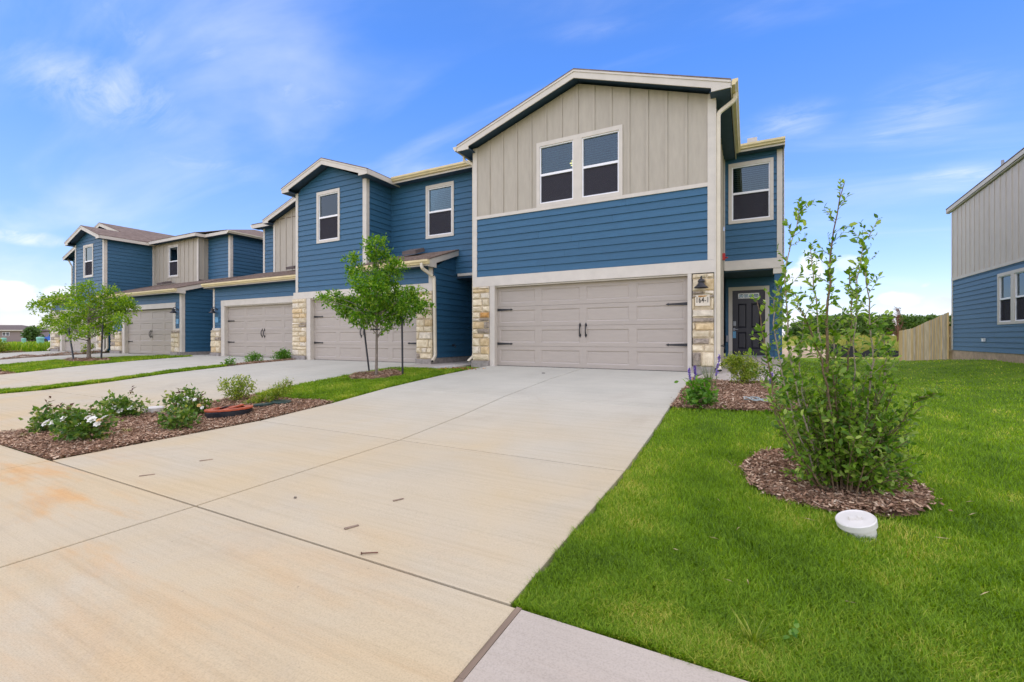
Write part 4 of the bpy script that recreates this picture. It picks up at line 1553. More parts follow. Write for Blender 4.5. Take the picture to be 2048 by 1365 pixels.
MB(T3).box(-19.88, -19.66, .025, .05, 1.40, 1.62).build('number_plaque', 'blue_tag', th3)
MB(LX(B0)).box(10.9, 13.4, -.1, 0, -.1, 3.0).build('side_wall', 'blue_paint', th3)
MB(LX(B0)).prism([(10.9, 3.0), (13.0, 3.0), (13.0, 3.68)], -.1, 0).build('gable_wall', 'blue_paint', th3)
sr3 = shed_roof(th3, -20.15, -14.08, 10.54, 3.03, 12.9, 3.74, rake_r=False, rake_l=True)
roof_vent(sr3, -16.9, 12.4, 3.63, .3, .55)
T3b = F(12.7)
batten_wall(th3, T3b, -18.69, -14.08, 3.62, 5.95, gable=None, first=-18.27, step=.41, topline=lambda a: 5.90 + .343 * (min(a, -15.5) + 18.69) - .343 * max(0, a + 15.5))
trim(th3, T3b, -18.69, -18.57, 3.62, 5.86, .036, name='corner_board')
T3c = F(13.05)
siding(th3, T3c, -19.95, -18.69, 3.72, 5.95)
trim(th3, T3c, -19.95, -19.83, 3.72, 5.95, .037, name='corner_board')
MB(LX(-18.69)).box(12.7, 13.05, -.05, 0, 3.6, 5.9).build('side_wall', 'beige_paint', th3)
MB(LX(-19.95)).box(13.05, 24, -.08, 0, 0, 5.95).build('side_wall', 'blue_paint', th3)
gable_roof(th3, -18.98, -13.6, -15.5, 7.16, .343, 12.34, 16.0, side=(1, 0))
r3 = MB().slab([(-20.3, 12.68, 6.0), (-14.05, 12.68, 6.0), (-14.05, 18.2, 7.85), (-16.0, 18.2, 7.85), (-20.3, 13.6, 6.3)], .03)
r3.slab([(-20.3, 12.68, 6.0), (-20.3, 24, 6.0), (-16.2, 24, 7.0), (-16.2, 17.8, 7.4)], .03)
r3 = r3.build('roof', 'shingles', th3)
MB().box(-20.3, -18.98, 12.69, 12.712, 5.80, 5.968).build('fascia', 'trim_paint', r3)
MB().box(-20.3, -18.7, 12.714, 13.04, 5.815, 5.83).build('soffit', 'blue_soffit', r3)
gutter(r3, (-20.3, 12.7, 5.86), (-20.3, 23.5, 5.86), (-1, 0), m='downspout_paint')

# ------------------------------------------------------------------ fourth townhouse
th4 = thing('townhouse', (-25.0, 10.5, 0), 'farther townhouse with a flat beige upper wall and one narrow window, beside the bushy tree', 'townhouse', 'townhouses in the row')
T4 = F(10.5)
C0, C1 = -28.10, -21.72
wall_core(th4, T4, C0, C1, -.05, 2.30, [(-26.85, -22.40, -.06, 2.07)])
trim(th4, T4, -27.10, -22.2, 2.075, 2.30, .036, name='header_board')
trim(th4, T4, -27.10, -26.844, -.02, 2.073, .032, name='jamb_board', d0=-.13)
trim(th4, T4, -22.406, -22.2, -.02, 2.073, .032, name='jamb_board', d0=-.13)
garage_door(th4, 10.62, -26.842, -22.408, .004, 2.05, hinges=(1, 0))
siding(th4, T4, C0 + .1, C1 - .1, 2.305, 2.68)
siding(th4, T4, -22.22, C1 - .1, 1.10, 2.305)
siding(th4, T4, C0 + .1, -27.09, 1.10, 2.305)
trim(th4, T4, C1 - .13, C1, .13, 2.68, .037, name='corner_board')
trim(th4, T4, C0, C0 + .13, 1.10, 2.68, .037, name='corner_board')
trim(th4, T4, -22.22, C1 - .13, 1.07, 1.16, .05, name='ledge')
stone_column(th4, T4, -22.43, C1 - .14, .13, [(.22, [(.5, C_), (.5, W_)]), (.2, [(.6, C_), (.4, C_)]), (.2, [(.5, W_), (.5, C_)]), (.2, [(.4, C_), (.6, C_)]), (.13, [(.5, G_), (.5, G_)])], .11)
stone_column(th4, T4, C0 - .02, -27.11, .13, auto_rows(.94, 5), .11)
lantern(th4, T4, -22.02, 1.88)
MB(T4).box(-22.12, -21.92, .025, .05, 1.36, 1.58).build('number_plaque', 'blue_tag', th4)
siding(th4, RX(C1), 10.51, 15.5, .14, 3.45, lims=lambda z: (max(10.51, 10.51 + (z - 2.78) / .3), 15.5))
MB(RX(C1)).box(10.47, 10.60, .0, .034, .13, 2.7).build('corner_board', 'trim_paint', th4)
MB(RX(C1)).box(10.40, 15.5, -.1, .012, -.2, .14).build('foundation', 'plinth', th4)
hose_bib(th4, RX(C1), 12.5, .48)
sr4 = shed_roof(th4, -29.0, -21.42, 10.14, 2.88, 12.85, 3.70)
roof_vent(sr4, -27.0, 12.2, 3.52, .3, .55)
T4b = F(12.6)
batten_wall(th4, T4b, -29.03, -24.48, 3.60, 5.86, [(-27.36, -26.39, 3.97, 5.66)], first=-28.7, step=.41)
window(th4, T4b, -27.40, -26.35, 3.95, 5.68)
trim(th4, T4b, -29.03, -28.90, 3.60, 5.84, .036, name='corner_board')
trim(th4, T4b, -24.62, -24.48, 3.60, 5.84, .036, name='corner_board')
batten_wall(th4, RX(-24.48), 12.61, 13.05, 3.70, 5.86, first=12.82, step=.2)
T4c = F(13.05)
siding(th4, T4c, -24.48, -22.66, 3.70, 5.86)
trim(th4, T4c, -22.70, -22.56, 3.70, 5.84, .037, name='corner_board')
siding(th4, RX(-22.57), 13.06, 20.0, 3.55, 5.84)
MB(RX(-22.57)).box(13.02, 13.15, .0, .034, 3.6, 5.84).build('corner_board', 'trim_paint', th4)
r4 = MB()
r4.slab([(-29.1, 12.24, 5.98), (-24.15, 12.24, 5.98), (-24.15, 12.68, 6.09), (-22.24, 12.68, 5.98), (-26.0, 16.4, 7.2), (-29.4, 16.4, 7.2)], .03)
r4.slab([(-22.24, 12.68, 5.98), (-22.24, 22.0, 5.98), (-26.0, 19.0, 7.2), (-26.0, 16.4, 7.2)], .03)
r4.slab([(-29.4, 16.4, 7.2), (-26.0, 16.4, 7.2), (-26.0, 19.0, 7.2), (-22.24, 22.0, 5.98), (-29.4, 22.0, 5.98)], .03)
r4 = r4.build('roof', 'shingles', th4)
MB().box(-29.0, -24.14, 12.25, 12.272, 5.80, 5.95).box(-24.162, -24.14, 12.274, 12.69, 5.80, 5.95).box(-24.138, -22.25, 12.69, 12.712, 5.80, 5.95).build('fascia', 'trim_paint', r4)
MB().box(-29.0, -24.17, 12.274, 12.59, 5.83, 5.845).box(-24.45, -22.3, 12.72, 13.04, 5.83, 5.845).box(-22.55, -22.26, 12.72, 20, 5.815, 5.828).build('soffit', 'blue_soffit', r4)
gutter(r4, (-22.25, 12.69, 5.84), (-22.25, 21.0, 5.84), (1, 0), m='downspout_paint')
pv = MB().tube([(-23.3, 18.2, 6.2), (-23.3, 18.2, 6.75)], .05, 8).build('vent_pipe', 'black_plastic', th4)
roof_vent(r4, -23.6, 17.3, 6.42, 0, .4)
MB().box(-29.0, -22.6, 19.9, 20.0, 0, 5.9).build('rear_wall', 'blue_paint', th4)

# ------------------------------------------------------------------ fifth townhouse
th5 = thing('townhouse', (-32.0, 10.5, 0), 'farthest blue townhouse of the row with a gabled bay and brown shingle roof', 'townhouse', 'townhouses in the row')
E0, E1, EB = -35.55, -29.04, -32.45
wall_core(th5, T4, E0, E1, -.05, 2.30, [(-34.2, -29.9, -.06, 2.07)])
trim(th5, T4, E0, E1, 2.075, 2.30, .036, name='header_board')
trim(th5, T4, -34.45, -34.194, -.02, 2.073, .032, name='jamb_board', d0=-.13)
trim(th5, T4, -29.906, -29.75, -.02, 2.073, .032, name='jamb_board', d0=-.13)
garage_door(th5, 10.62, -34.192, -29.908, .004, 2.05, hinges=(1, 0))
stone_column(th5, T4, -35.5, -34.46, .13, auto_rows(1.93, 21), .09)
stone_column(th5, T4, -29.74, -29.2, .13, auto_rows(1.93, 22), .09)
trim(th5, T4, -29.19, E1, .1, 2.073, .037, name='corner_board')
siding(th5, T4, EB + .1, E1 - .1, 2.305, 5.86, [(-31.36, -30.29, 3.98, 5.66)], gable=(-30.745, 6.46))
window(th5, T4, -31.40, -30.25, 3.95, 5.68)
trim(th5, T4, EB, EB + .12, 2.305, 5.80, .037, name='corner_board')
trim(th5, T4, E1 - .13, E1 + .03, 2.305, 5.80, .037, name='corner_board')
siding(th5, T4, E0, EB + .1, 2.305, 2.80)
siding(th5, RX(E1), 10.51, 12.62, .1, 5.86)
MB(RX(E1)).box(10.465, 10.60, .0, .034, .1, 5.80).build('corner_board', 'trim_paint', th5)
MB(LX(EB)).box(10.5, 12.4, -.08, 0, 2.8, 5.86).build('side_wall', 'blue_paint', th5)
shed_roof(th5, -36.1, EB, 10.14, 3.0, 12.4, 3.70, rake_r=False, rake_l=True)
downspout(th5, [(-36.0, 10.05, 2.88), (-36.0, 10.05, 2.74), (-35.6, 10.45, 2.52), (-35.58, 10.45, .2), (-35.6, 10.3, .05)])
downspout(th5, [(-28.75, 10.05, 2.78), (-28.75, 10.05, 2.62), (-28.5, 10.4, 2.4), (-28.5, 10.42, .22), (-28.5, 10.25, .05)], r=.04)
siding(th5, F(12.4), -38.7, EB, 3.0, 5.95, gable=None)
MB(F(12.4)).prism([(-38.7, 5.95), (-29.0, 5.95), (-33.9, 7.4)], -.1, .0).build('gable_wall', 'blue_paint', th5)
MB(F(12.4)).box(-38.7, E0 - .1, -.1, .0, -.1, 3.0).build('lower_wall', 'blue_paint', th5)
MB(LX(-38.7)).box(12.4, 24, -.08, 0, 0, 5.95).build('side_wall', 'blue_paint', th5)
MB(RX(E1)).box(12.7, 24, -.08, 0, 0, 5.9).build('party_wall', 'blue_paint', th5)
gable_roof(th5, -39.1, -28.75, -33.9, 7.58, .315, 12.0, 24.3, side=(1, 1), returns=False)
gable_roof(th5, -32.8, -28.70, -30.75, 6.63, .343, 10.14, 14.5)
downspout(th5, [(-38.9, 12.2, 5.85), (-38.75, 12.35, 5.4), (-38.75, 12.35, .2)], r=.04)
MB().box(-38.7, -29.1, 23.8, 23.95, 0, 5.9).build('rear_wall', 'blue_paint', th5)

# ------------------------------------------------------------------ house on the right
hr = thing('house', (9.5, 22.0, 0), 'neighbouring house at the right edge with tall beige cladding above blue siding', 'house')
TR = LX(7.6)
ymax = 25.25
WR = (19.35, 21.33, 1.20, 2.93)
siding(hr, TR, 14.0, ymax - .1, .24, 3.14, [(WR[0] + .04, WR[1] - .04, WR[2] + .03, WR[3] - .03)], m='blue_paint_brightened')
topR = lambda a: 6.02 + (ymax - a) * .055
batten_wall(hr, TR, 14.0, ymax - .1, 3.24, 6.0, first=14.2, step=.39, topline=topR, m='beige_paint_brightened')
trim(hr, TR, 14.0, ymax, 3.14, 3.245, .042, name='band_board')
trim(hr, TR, ymax - .12, ymax, .24, 3.138, .037, name='corner_board')
trim(hr, TR, ymax - .09, ymax, 3.247, 6.0, .037, name='corner_board')
window(hr, TR, *WR, units=2)
MB(TR).box(14.0, ymax, -.1, .012, -.6, .24).build('foundation', 'tan_foundation', hr)
MB().box(7.7, 18, ymax - .1, ymax, -.6, 6.0).build('rear_wall', 'beige_paint', hr)
b = MB(TR).lathe([(.02, .0), (.055, .01), (.055, .03)], (22.3, .0, .68), 12)
b = MB(TR).box(22.24, 22.36, .02, .09, .62, .72).box(22.22, 22.38, .02, .10, .72, .735)
b.build('dryer_vent', 'white_vinyl', hr)
rr_ = MB().slab([(7.47, 13.5, topR(13.5) + .24), (7.47, ymax + .3, topR(ymax + .3) + .24), (18.2, ymax + .3, topR(ymax + .3) + 2.6), (18.2, 13.5, topR(13.5) + 2.6)], .03).build('roof', 'shingles', hr)
MB(TR).prism([(13.5, topR(13.5) + .20), (ymax + .28, topR(ymax + .28) + .20), (ymax + .28, topR(ymax + .28) + .06), (13.5, topR(13.5) + .06)], .095, .12).build('fascia', 'trim_paint', rr_)
MB(TR).prism([(13.5, topR(13.5) + .04), (ymax + .28, topR(ymax + .28) + .04), (ymax + .28, topR(ymax + .28) + .02), (13.5, topR(13.5) + .02)], .012, .094).build('soffit', 'trim_paint', rr_)
MB(F(ymax + .3)).prism([(7.48, topR(ymax) + .21), (18.2, topR(ymax) + 2.55), (18.2, topR(ymax) + 2.35), (7.48, topR(ymax) + .02)], .0, .03).build('rake_board', 'trim_paint', rr_)
MB().tube([(7.9, 21.9, 6.4), (7.9, 21.9, 6.98)], .045, 8).build('vent_pipe', 'grey_metal', hr)
# wooden fence running back from its corner
fc = thing('fence', (7.5, 28.6, -.4), 'weathered cedar picket fence beside the neighbouring house', 'fence')
yy = ymax + .03
k = 0
while yy < 32.2:
    zb = g1(7.5, yy) + .03 + rnd.uniform(-.015, .015)
    t_ = (yy - ymax) / 6.9
    zt = 1.84 - 0.40 * min(1, t_ / .66) - .05 * max(0, t_ - .66) - .28 * t_ + rnd.uniform(-.012, .012)
    w = .172
    MB(LX(7.5)).prism([(yy, zb), (yy + w, zb), (yy + w, zt - .03), (yy + w - .03, zt), (yy + .03, zt), (yy, zt - .03)], .0, .018).build('picket', rnd.choice(['picket_wood', 'picket_wood', 'picket_gold', 'picket_gold', 'picket_grey']), fc)
    yy += w + .004
    k += 1
for zz in (.25, .85, 1.4):
    b = MB()
    b.hexa([(7.505, ymax + .02, zz - .06), (7.545, ymax + .02, zz - .06), (7.545, 32.1, zz - .62), (7.505, 32.1, zz - .62),
            (7.505, ymax + .02, zz + .03), (7.545, ymax + .02, zz + .03), (7.545, 32.1, zz - .53), (7.505, 32.1, zz - .53)])
    b.build('rail', 'picket_wood', fc)
for py_ in (25.4, 27.7, 30.0, 32.15):
    MB().box(7.55, 7.64, py_, py_ + .09, g1(7.5, py_) - .1, 1.55 - .28 * (py_ - ymax) / 6.9 - .3).build('post', 'picket_wood', fc)
# the fence turns behind the house
for k in range(24):
    x = 7.5 + k * .176
    MB(F(32.35)).prism([(x, g1(x, 32.3) + .02), (x + .172, g1(x, 32.3) + .02), (x + .172, 1.06), (x + .14, 1.09), (x + .03, 1.09), (x, 1.06)], .0, .018).build('picket', 'picket_wood', fc)

# ------------------------------------------------------------------ measured positions of plants (x, y, z[, radius]) in metres
SHRUB_STEMS = [[(0.57, 4.13, -0.43), (0.52, 4.08, 0.27), (0.53, 4.06, 0.87), (0.54, 4.05, 1.24), (0.56, 4.05, 1.54), (0.63, 4.07, 1.88)], [(0.65, 4.18, -0.43), (0.6, 4.16, 0.19), (0.58, 4.15, 0.65), (0.57, 4.15, 0.88)], [(0.52, 4.1, -0.43), (0.35, 3.98, 0.27), (0.27, 3.92, 0.69), (0.24, 3.87, 1.17), (0.29, 3.88, 1.46), (0.36, 3.9, 1.73)], [(0.48, 4.09, -0.41), (0.22, 3.98, 0.04), (0.15, 3.97, 0.49), (0.11, 3.97, 0.72), (0.06, 3.96, 1.03)], [(0.68, 4.19, -0.43), (0.71, 4.24, 0.27), (0.73, 4.28, 0.88), (0.75, 4.31, 1.19), (0.79, 4.35, 1.46), (0.85, 4.4, 1.56)], [(0.72, 4.21, -0.43), (0.78, 4.11, 0.29), (0.78, 4.01, 0.65), (0.74, 3.9, 1.0), (0.7, 3.79, 1.2)], [(0.75, 4.23, -0.41), (0.9, 4.12, 0.0), (1.02, 4.04, 0.28), (1.1, 3.95, 0.37)], [(0.75, 4.23, -0.43), (1.03, 4.56, -0.15), (1.18, 4.78, -0.05)], [(0.65, 4.18, -0.43), (0.79, 4.17, 0.06), (0.87, 4.16, 0.43), (0.88, 4.12, 0.69), (0.79, 4.02, 0.87)], [(0.52, 4.1, -0.43), (0.29, 3.84, -0.04), (0.16, 3.67, 0.3)], [(0.55, 4.12, -0.43), (0.54, 4.27, 0.41), (0.5, 4.37, 0.89), (0.48, 4.46, 1.22), (0.47, 4.55, 1.49)], [(0.5, 4.1, -0.43), (0.31, 3.99, 0.12), (0.2, 3.92, 0.65), (0.17, 3.9, 0.99), (0.22, 3.92, 1.14)], [(0.62, 4.16, -0.43), (0.67, 4.29, 0.26), (0.72, 4.39, 0.72), (0.74, 4.48, 1.05), (0.74, 4.54, 1.3)], [(0.53, 4.11, -0.43), (0.39, 4.03, 0.19), (0.35, 4.0, 0.57), (0.37, 4.01, 0.87)], [(0.68, 4.19, -0.43), (0.9, 4.38, -0.13), (0.98, 4.48, 0.14)], [(0.59, 4.14, -0.43), (0.55, 4.01, 0.17), (0.46, 3.88, 0.58), (0.36, 3.76, 0.87), (0.29, 3.65, 1.04)]]
TREE_A = [(-7.73, 7.84, 2.89, 0.24), (-7.73, 7.95, 2.67, 0.19), (-7.79, 7.75, 2.51, 0.13), (-8.26, 7.61, 2.6, 0.15), (-8.14, 7.64, 2.3, 0.21), (-7.65, 7.27, 1.97, 0.23), (-7.36, 8.09, 2.39, 0.22), (-7.48, 7.95, 2.22, 0.24), (-7.5, 7.65, 2.05, 0.21), (-7.33, 7.4, 1.79, 0.28), (-7.71, 8.24, 1.88, 0.25), (-8.74, 7.2, 1.65, 0.13), (-8.8, 7.48, 1.76, 0.12), (-8.7, 7.73, 1.55, 0.22), (-8.58, 7.59, 1.38, 0.14), (-8.42, 7.93, 1.5, 0.31), (-7.93, 7.54, 1.2, 0.21), (-8.0, 8.0, 1.49, 0.27), (-7.52, 7.81, 1.36, 0.29), (-8.06, 8.14, 1.17, 0.17), (-7.62, 8.3, 1.58, 0.28), (-6.75, 7.79, 1.69, 0.2), (-6.69, 7.87, 1.49, 0.23), (-6.63, 8.0, 1.76, 0.13), (-7.05, 8.71, 1.5, 0.17), (-7.1, 8.03, 1.3, 0.21), (-7.48, 8.06, 1.13, 0.16), (-7.29, 7.75, 0.98, 0.08), (-7.2, 8.06, 1.12, 0.08)]
TREE_B = [(-23.14, 7.84, 2.81, 0.24), (-23.47, 7.57, 2.49, 0.32), (-22.97, 8.47, 2.65, 0.24), (-23.31, 8.29, 2.3, 0.35), (-25.7, 7.89, 2.37, 0.32), (-25.84, 7.22, 1.99, 0.27), (-26.25, 7.67, 2.29, 0.28), (-25.79, 7.72, 1.6, 0.32), (-26.57, 7.67, 1.31, 0.26), (-24.95, 7.66, 1.17, 0.29), (-22.77, 7.43, 1.89, 0.35), (-24.35, 8.49, 1.89, 0.38), (-24.95, 8.45, 1.44, 0.38), (-24.05, 8.76, 1.35, 0.34), (-22.58, 8.63, 2.18, 0.32), (-22.69, 8.97, 1.93, 0.29), (-21.38, 8.29, 1.49, 0.25), (-22.81, 9.22, 2.1, 0.19), (-22.83, 8.51, 1.79, 0.32), (-23.41, 7.42, 1.5, 0.31), (-22.13, 7.5, 1.02, 0.23), (-24.07, 8.62, 1.05, 0.25), (-25.51, 8.23, 1.03, 0.26), (-22.87, 7.18, 0.73, 0.1), (-23.05, 9.01, 2.35, 0.21), (-22.25, 8.37, 1.07, 0.18)]
ROSE_1 = [(-8.04, 2.28, -0.35, 0.129), (-7.93, 2.34, -0.39, 0.103), (-7.82, 2.4, -0.28, 0.116), (-8.04, 2.28, -0.24, 0.09), (-7.73, 2.45, -0.38, 0.116)]
ROSE_2 = [(-7.01, 2.26, -0.28, 0.141), (-6.83, 2.36, -0.31, 0.141), (-6.96, 2.29, -0.2, 0.118), (-6.78, 2.39, -0.21, 0.106), (-7.11, 2.21, -0.35, 0.106), (-6.72, 2.41, -0.35, 0.071), (-6.9, 2.32, -0.39, 0.094)]
ROSE_3 = [(-8.5, 3.15, -0.31, 0.136), (-8.31, 3.25, -0.24, 0.136), (-8.17, 3.33, -0.31, 0.121), (-8.38, 3.21, -0.36, 0.136), (-8.23, 3.29, -0.38, 0.106)]
ROSE_4 = [(-6.68, 3.09, -0.3, 0.105), (-6.55, 3.15, -0.3, 0.131), (-6.61, 3.12, -0.4, 0.091), (-6.45, 3.21, -0.4, 0.059), (-6.49, 3.19, -0.25, 0.091)]
ROSE_5 = [(-7.75, 3.68, -0.25, 0.123), (-7.58, 3.77, -0.21, 0.153), (-7.44, 3.84, -0.27, 0.123), (-7.63, 3.74, -0.35, 0.138), (-7.41, 3.86, -0.35, 0.077)]
BUSH_1 = [(-8.13, 4.71, -0.14, 0.142), (-7.95, 4.8, -0.18, 0.142), (-7.99, 4.78, -0.02, 0.089), (-8.07, 4.74, -0.25, 0.124), (-7.93, 4.82, -0.0, 0.071), (-8.25, 4.65, -0.05, 0.053), (-7.83, 4.87, -0.07, 0.071)]
BUSH_2 = [(-7.0, 4.92, -0.11, 0.111), (-6.93, 4.96, -0.01, 0.051), (-7.08, 4.88, -0.18, 0.102), (-7.16, 4.84, -0.23, 0.102), (-7.27, 4.78, -0.29, 0.102), (-7.38, 4.72, -0.32, 0.094), (-7.48, 4.67, -0.38, 0.077), (-7.56, 4.63, -0.42, 0.051)]
BUSH_3 = [(-14.16, 8.18, -0.04, 0.124), (-14.21, 8.15, -0.07, 0.093)]
BUSH_4 = [(-14.59, 9.18, 0.05, 0.15), (-14.49, 9.24, 0.07, 0.15), (-14.69, 9.13, 0.08, 0.117)]
BUSH_5 = [(-14.58, 10.13, 0.08, 0.176), (-14.42, 10.21, 0.1, 0.176), (-14.48, 10.18, 0.17, 0.158), (-14.31, 10.27, 0.03, 0.106)]
BUSH_6 = [(-28.0, 9.76, 0.25, 0.194), (-27.87, 9.83, 0.37, 0.121), (-28.13, 9.69, 0.1, 0.121)]
SALVIA = [(-0.67, 6.71, 0.02, 0.112), (-0.53, 6.78, -0.02, 0.112), (-0.6, 6.74, -0.09, 0.126), (-0.68, 6.7, -0.11, 0.084), (-0.5, 6.8, -0.12, 0.084), (-0.59, 6.75, 0.09, 0.07)]
GOLD = [(-0.24, 8.76, 0.27, 0.141), (-0.05, 8.86, 0.31, 0.141), (0.07, 8.92, 0.18, 0.141), (-0.12, 8.82, 0.14, 0.176), (0.03, 8.9, 0.05, 0.123), (-0.2, 8.78, 0.37, 0.088), (-0.29, 8.73, 0.34, 0.07)]
SIDE_1 = [(0.3, 8.98, 0.17, 0.078), (0.38, 9.02, 0.08, 0.078), (0.25, 8.95, 0.12, 0.061)]
SIDE_2 = [(0.35, 6.78, 0.06, 0.078), (0.44, 6.83, 0.13, 0.091), (0.49, 6.85, -0.0, 0.104), (0.4, 6.81, -0.07, 0.091), (0.54, 6.89, 0.1, 0.065)]
FLOWERS_2 = [(-6.81, 2.23, -0.26), (-6.96, 2.15, -0.19), (-6.62, 2.33, -0.25), (-6.72, 2.28, -0.18), (-6.6, 2.34, -0.21), (-6.55, 2.37, -0.18), (-6.67, 2.3, -0.2), (-6.52, 2.38, -0.19), (-6.88, 2.2, -0.16), (-6.7, 2.29, -0.12)]
FLOWERS_1 = [(-7.8, 2.27, -0.31), (-7.76, 2.29, -0.33), (-7.84, 2.25, -0.34)]
FLOWERS_3 = [(-8.3, 3.12, -0.3), (-8.09, 3.23, -0.3), (-8.23, 3.16, -0.34)]
FLOWERS_5 = [(-7.5, 3.68, -0.18), (-7.58, 3.63, -0.24), (-7.28, 3.79, -0.31), (-7.38, 3.74, -0.19), (-7.32, 3.77, -0.28), (-7.68, 3.58, -0.33)]

# ------------------------------------------------------------------ foliage helpers


def unit(A):
    return A / np.maximum(np.linalg.norm(A, axis=1, keepdims=True), 1e-9)


def leaf_mesh(P, D, N, L, W, big=False):
    """folded leaf blades at P pointing along D, facing N; returns verts, tris"""
    n = len(P)
    D = unit(D)
    S = unit(np.cross(D, N))
    N = np.cross(S, D)
    L = np.broadcast_to(np.asarray(L, float).reshape(-1, 1), (n, 1))
    W = np.broadcast_to(np.asarray(W, float).reshape(-1, 1), (n, 1))
    if not big:
        V = np.stack([P, P + D * L * .45 + S * W * .5 + N * W * .14, P + D * L - N * L * .10, P + D * L * .45 - S * W * .5 + N * W * .14], 1)
        T = np.array([[0, 1, 2], [0, 2, 3]])
        k = 4
    else:
        V = np.stack([P, P + D * L * .3 + S * W * .42 + N * W * .12, P + D * L * .68 + S * W * .40 + N * W * .10, P + D * L - N * L * .12,
                      P + D * L * .68 - S * W * .40 + N * W * .10, P + D * L * .3 - S * W * .42 + N * W * .12, P + D * L * .6], 1)
        T = np.array([[0, 1, 6], [1, 2, 6], [2, 3, 6], [3, 4, 6], [4, 5, 6], [5, 0, 6]])
        k = 7
    F_ = (np.arange(n)[:, None, None] * k + T[None]).reshape(-1, 3)
    return V.reshape(-1, 3), F_


def rdir(n, up=0.0, spread=1.0):
    v = rng.normal(size=(n, 3)) * spread
    v[:, 2] += up
    return unit(v)


class Leaves:
    def __init__(s): s.V, s.F, s.n = [], [], 0

    def add(s, P, D, N, L, W, big=False):
        V, F_ = leaf_mesh(np.asarray(P, float), np.asarray(D, float), np.asarray(N, float), L, W, big)
        s.V.append(V)
        s.F.append(F_ + s.n)
        s.n += len(V)

    def build(s, name, m, parent, kind='stuff'):
        o = np_mesh(name, np.concatenate(s.V), np.concatenate(s.F), m, parent)
        return tag(o, kind=kind)


def smooth_path(pts, n=14):
    P = np.array(pts, float)
    m = len(P)
    if m < 3:
        t = np.linspace(0, 1, n)[:, None]
        return P[0] * (1 - t) + P[-1] * t
    out = []
    Q = np.vstack([2 * P[0] - P[1], P, 2 * P[-1] - P[-2]])
    for i in range(m - 1):
        a, b, c, d = Q[i:i + 4]
        for t in np.linspace(0, 1, max(2, n // (m - 1)), endpoint=False):
            out.append(.5 * (2 * b + (c - a) * t + (2 * a - 5 * b + 4 * c - d) * t * t + (3 * b - a - 3 * c + d) * t ** 3))
    out.append(P[-1])
    return np.array(out)


def cluster_foliage(lv, blobs, per_m3, L, W, clump=7, up=.25, big=False, shell=.35):
    """leaves gathered in small sprays within each blob (x, y, z, r)"""
    for x, y, z, r_ in blobs:
        ns = max(3, int(per_m3 * (r_ ** 2.3)))
        d = rdir(ns)
        rad = r_ * (shell + (1.12 - shell) * rng.random((ns, 1)) ** .55)
        C = np.array([x, y, z]) + d * rad * np.array([1, 1, .85])
        k = clump
        ax = unit(d + rdir(ns, .35) * .8)
        P = np.repeat(C, k, 0) + rng.normal(size=(ns * k, 3)) * L * .55
        Dr = unit(np.repeat(ax, k, 0) + rdir(ns * k) * .95)
        Nn = rdir(ns * k, 1.1)
        s_ = rng.uniform(.6, 1.2, ns * k)
        lv.add(P, Dr, Nn, L * s_, W * s_, big)


def twig_tubes(b, origin, blobs, r0, r1, n=5):
    for x, y, z, r_ in blobs:
        p = smooth_path([origin(z), ((x + origin(z)[0]) / 2, (y + origin(z)[1]) / 2, (z + origin(z)[2]) / 2 + .03), (x, y, z)], 8)
        b.tube([tuple(q) for q in p], list(np.linspace(r0, r1, len(p))), n)


# ------------------------------------------------------------------ lawn grass
def in_poly(x, y, poly):
    c = np.zeros(len(x), bool)
    n = len(poly)
    for i in range(n):
        x1, y1 = poly[i]
        x2, y2 = poly[(i + 1) % n]
        cond = ((y1 > y) != (y2 > y)) & (x < (x2 - x1) * (y - y1) / (y2 - y1 + 1e-12) + x1)
        c ^= cond
    return c


RING = (.58, 4.40, .63)            # mulch ring of the big shrub
BED = [(-.96, 6.58), (.30, 6.74), (.75, 7.1), (.80, 9.1), (.5, 9.16), (-.95, 9.24)]
ISL1_G = [(-8.38, 5.28), (-7.98, 5.19), (-7.1, 5.22), (-6.2, 5.28), (-6.2, 9.2), (-6.5, 9.35), (-7.0, 9.25), (-7.9, 9.2), (-8.4, 9.0)]
ISL1_M = [(-8.40, 1.84), (-6.20, 1.84), (-6.2, 5.28), (-7.1, 5.22), (-7.98, 5.19), (-8.38, 5.28)]
STRIP_G = [(-14.82, 1.85), (-14.17, 1.85), (-14.02, 8.0), (-14.5, 8.0)]
STRIP_M = [(-14.5, 8.0), (-14.02, 8.0), (-13.95, 10.4), (-14.3, 10.8)]
ISL2_G = [(-24.8, 5.5), (-20.28, 5.2), (-20.24, 10.2), (-22.0, 9.9), (-24.75, 7.4)]
ISL2_M = [(-24.85, 1.85), (-20.28, 1.85), (-20.28, 5.2), (-24.8, 5.5)]
ISL3_M = [(-29.62, 1.85), (-28.95, 1.85), (-28.85, 7.3), (-28.4, 10.4), (-29.5, 10.4)]


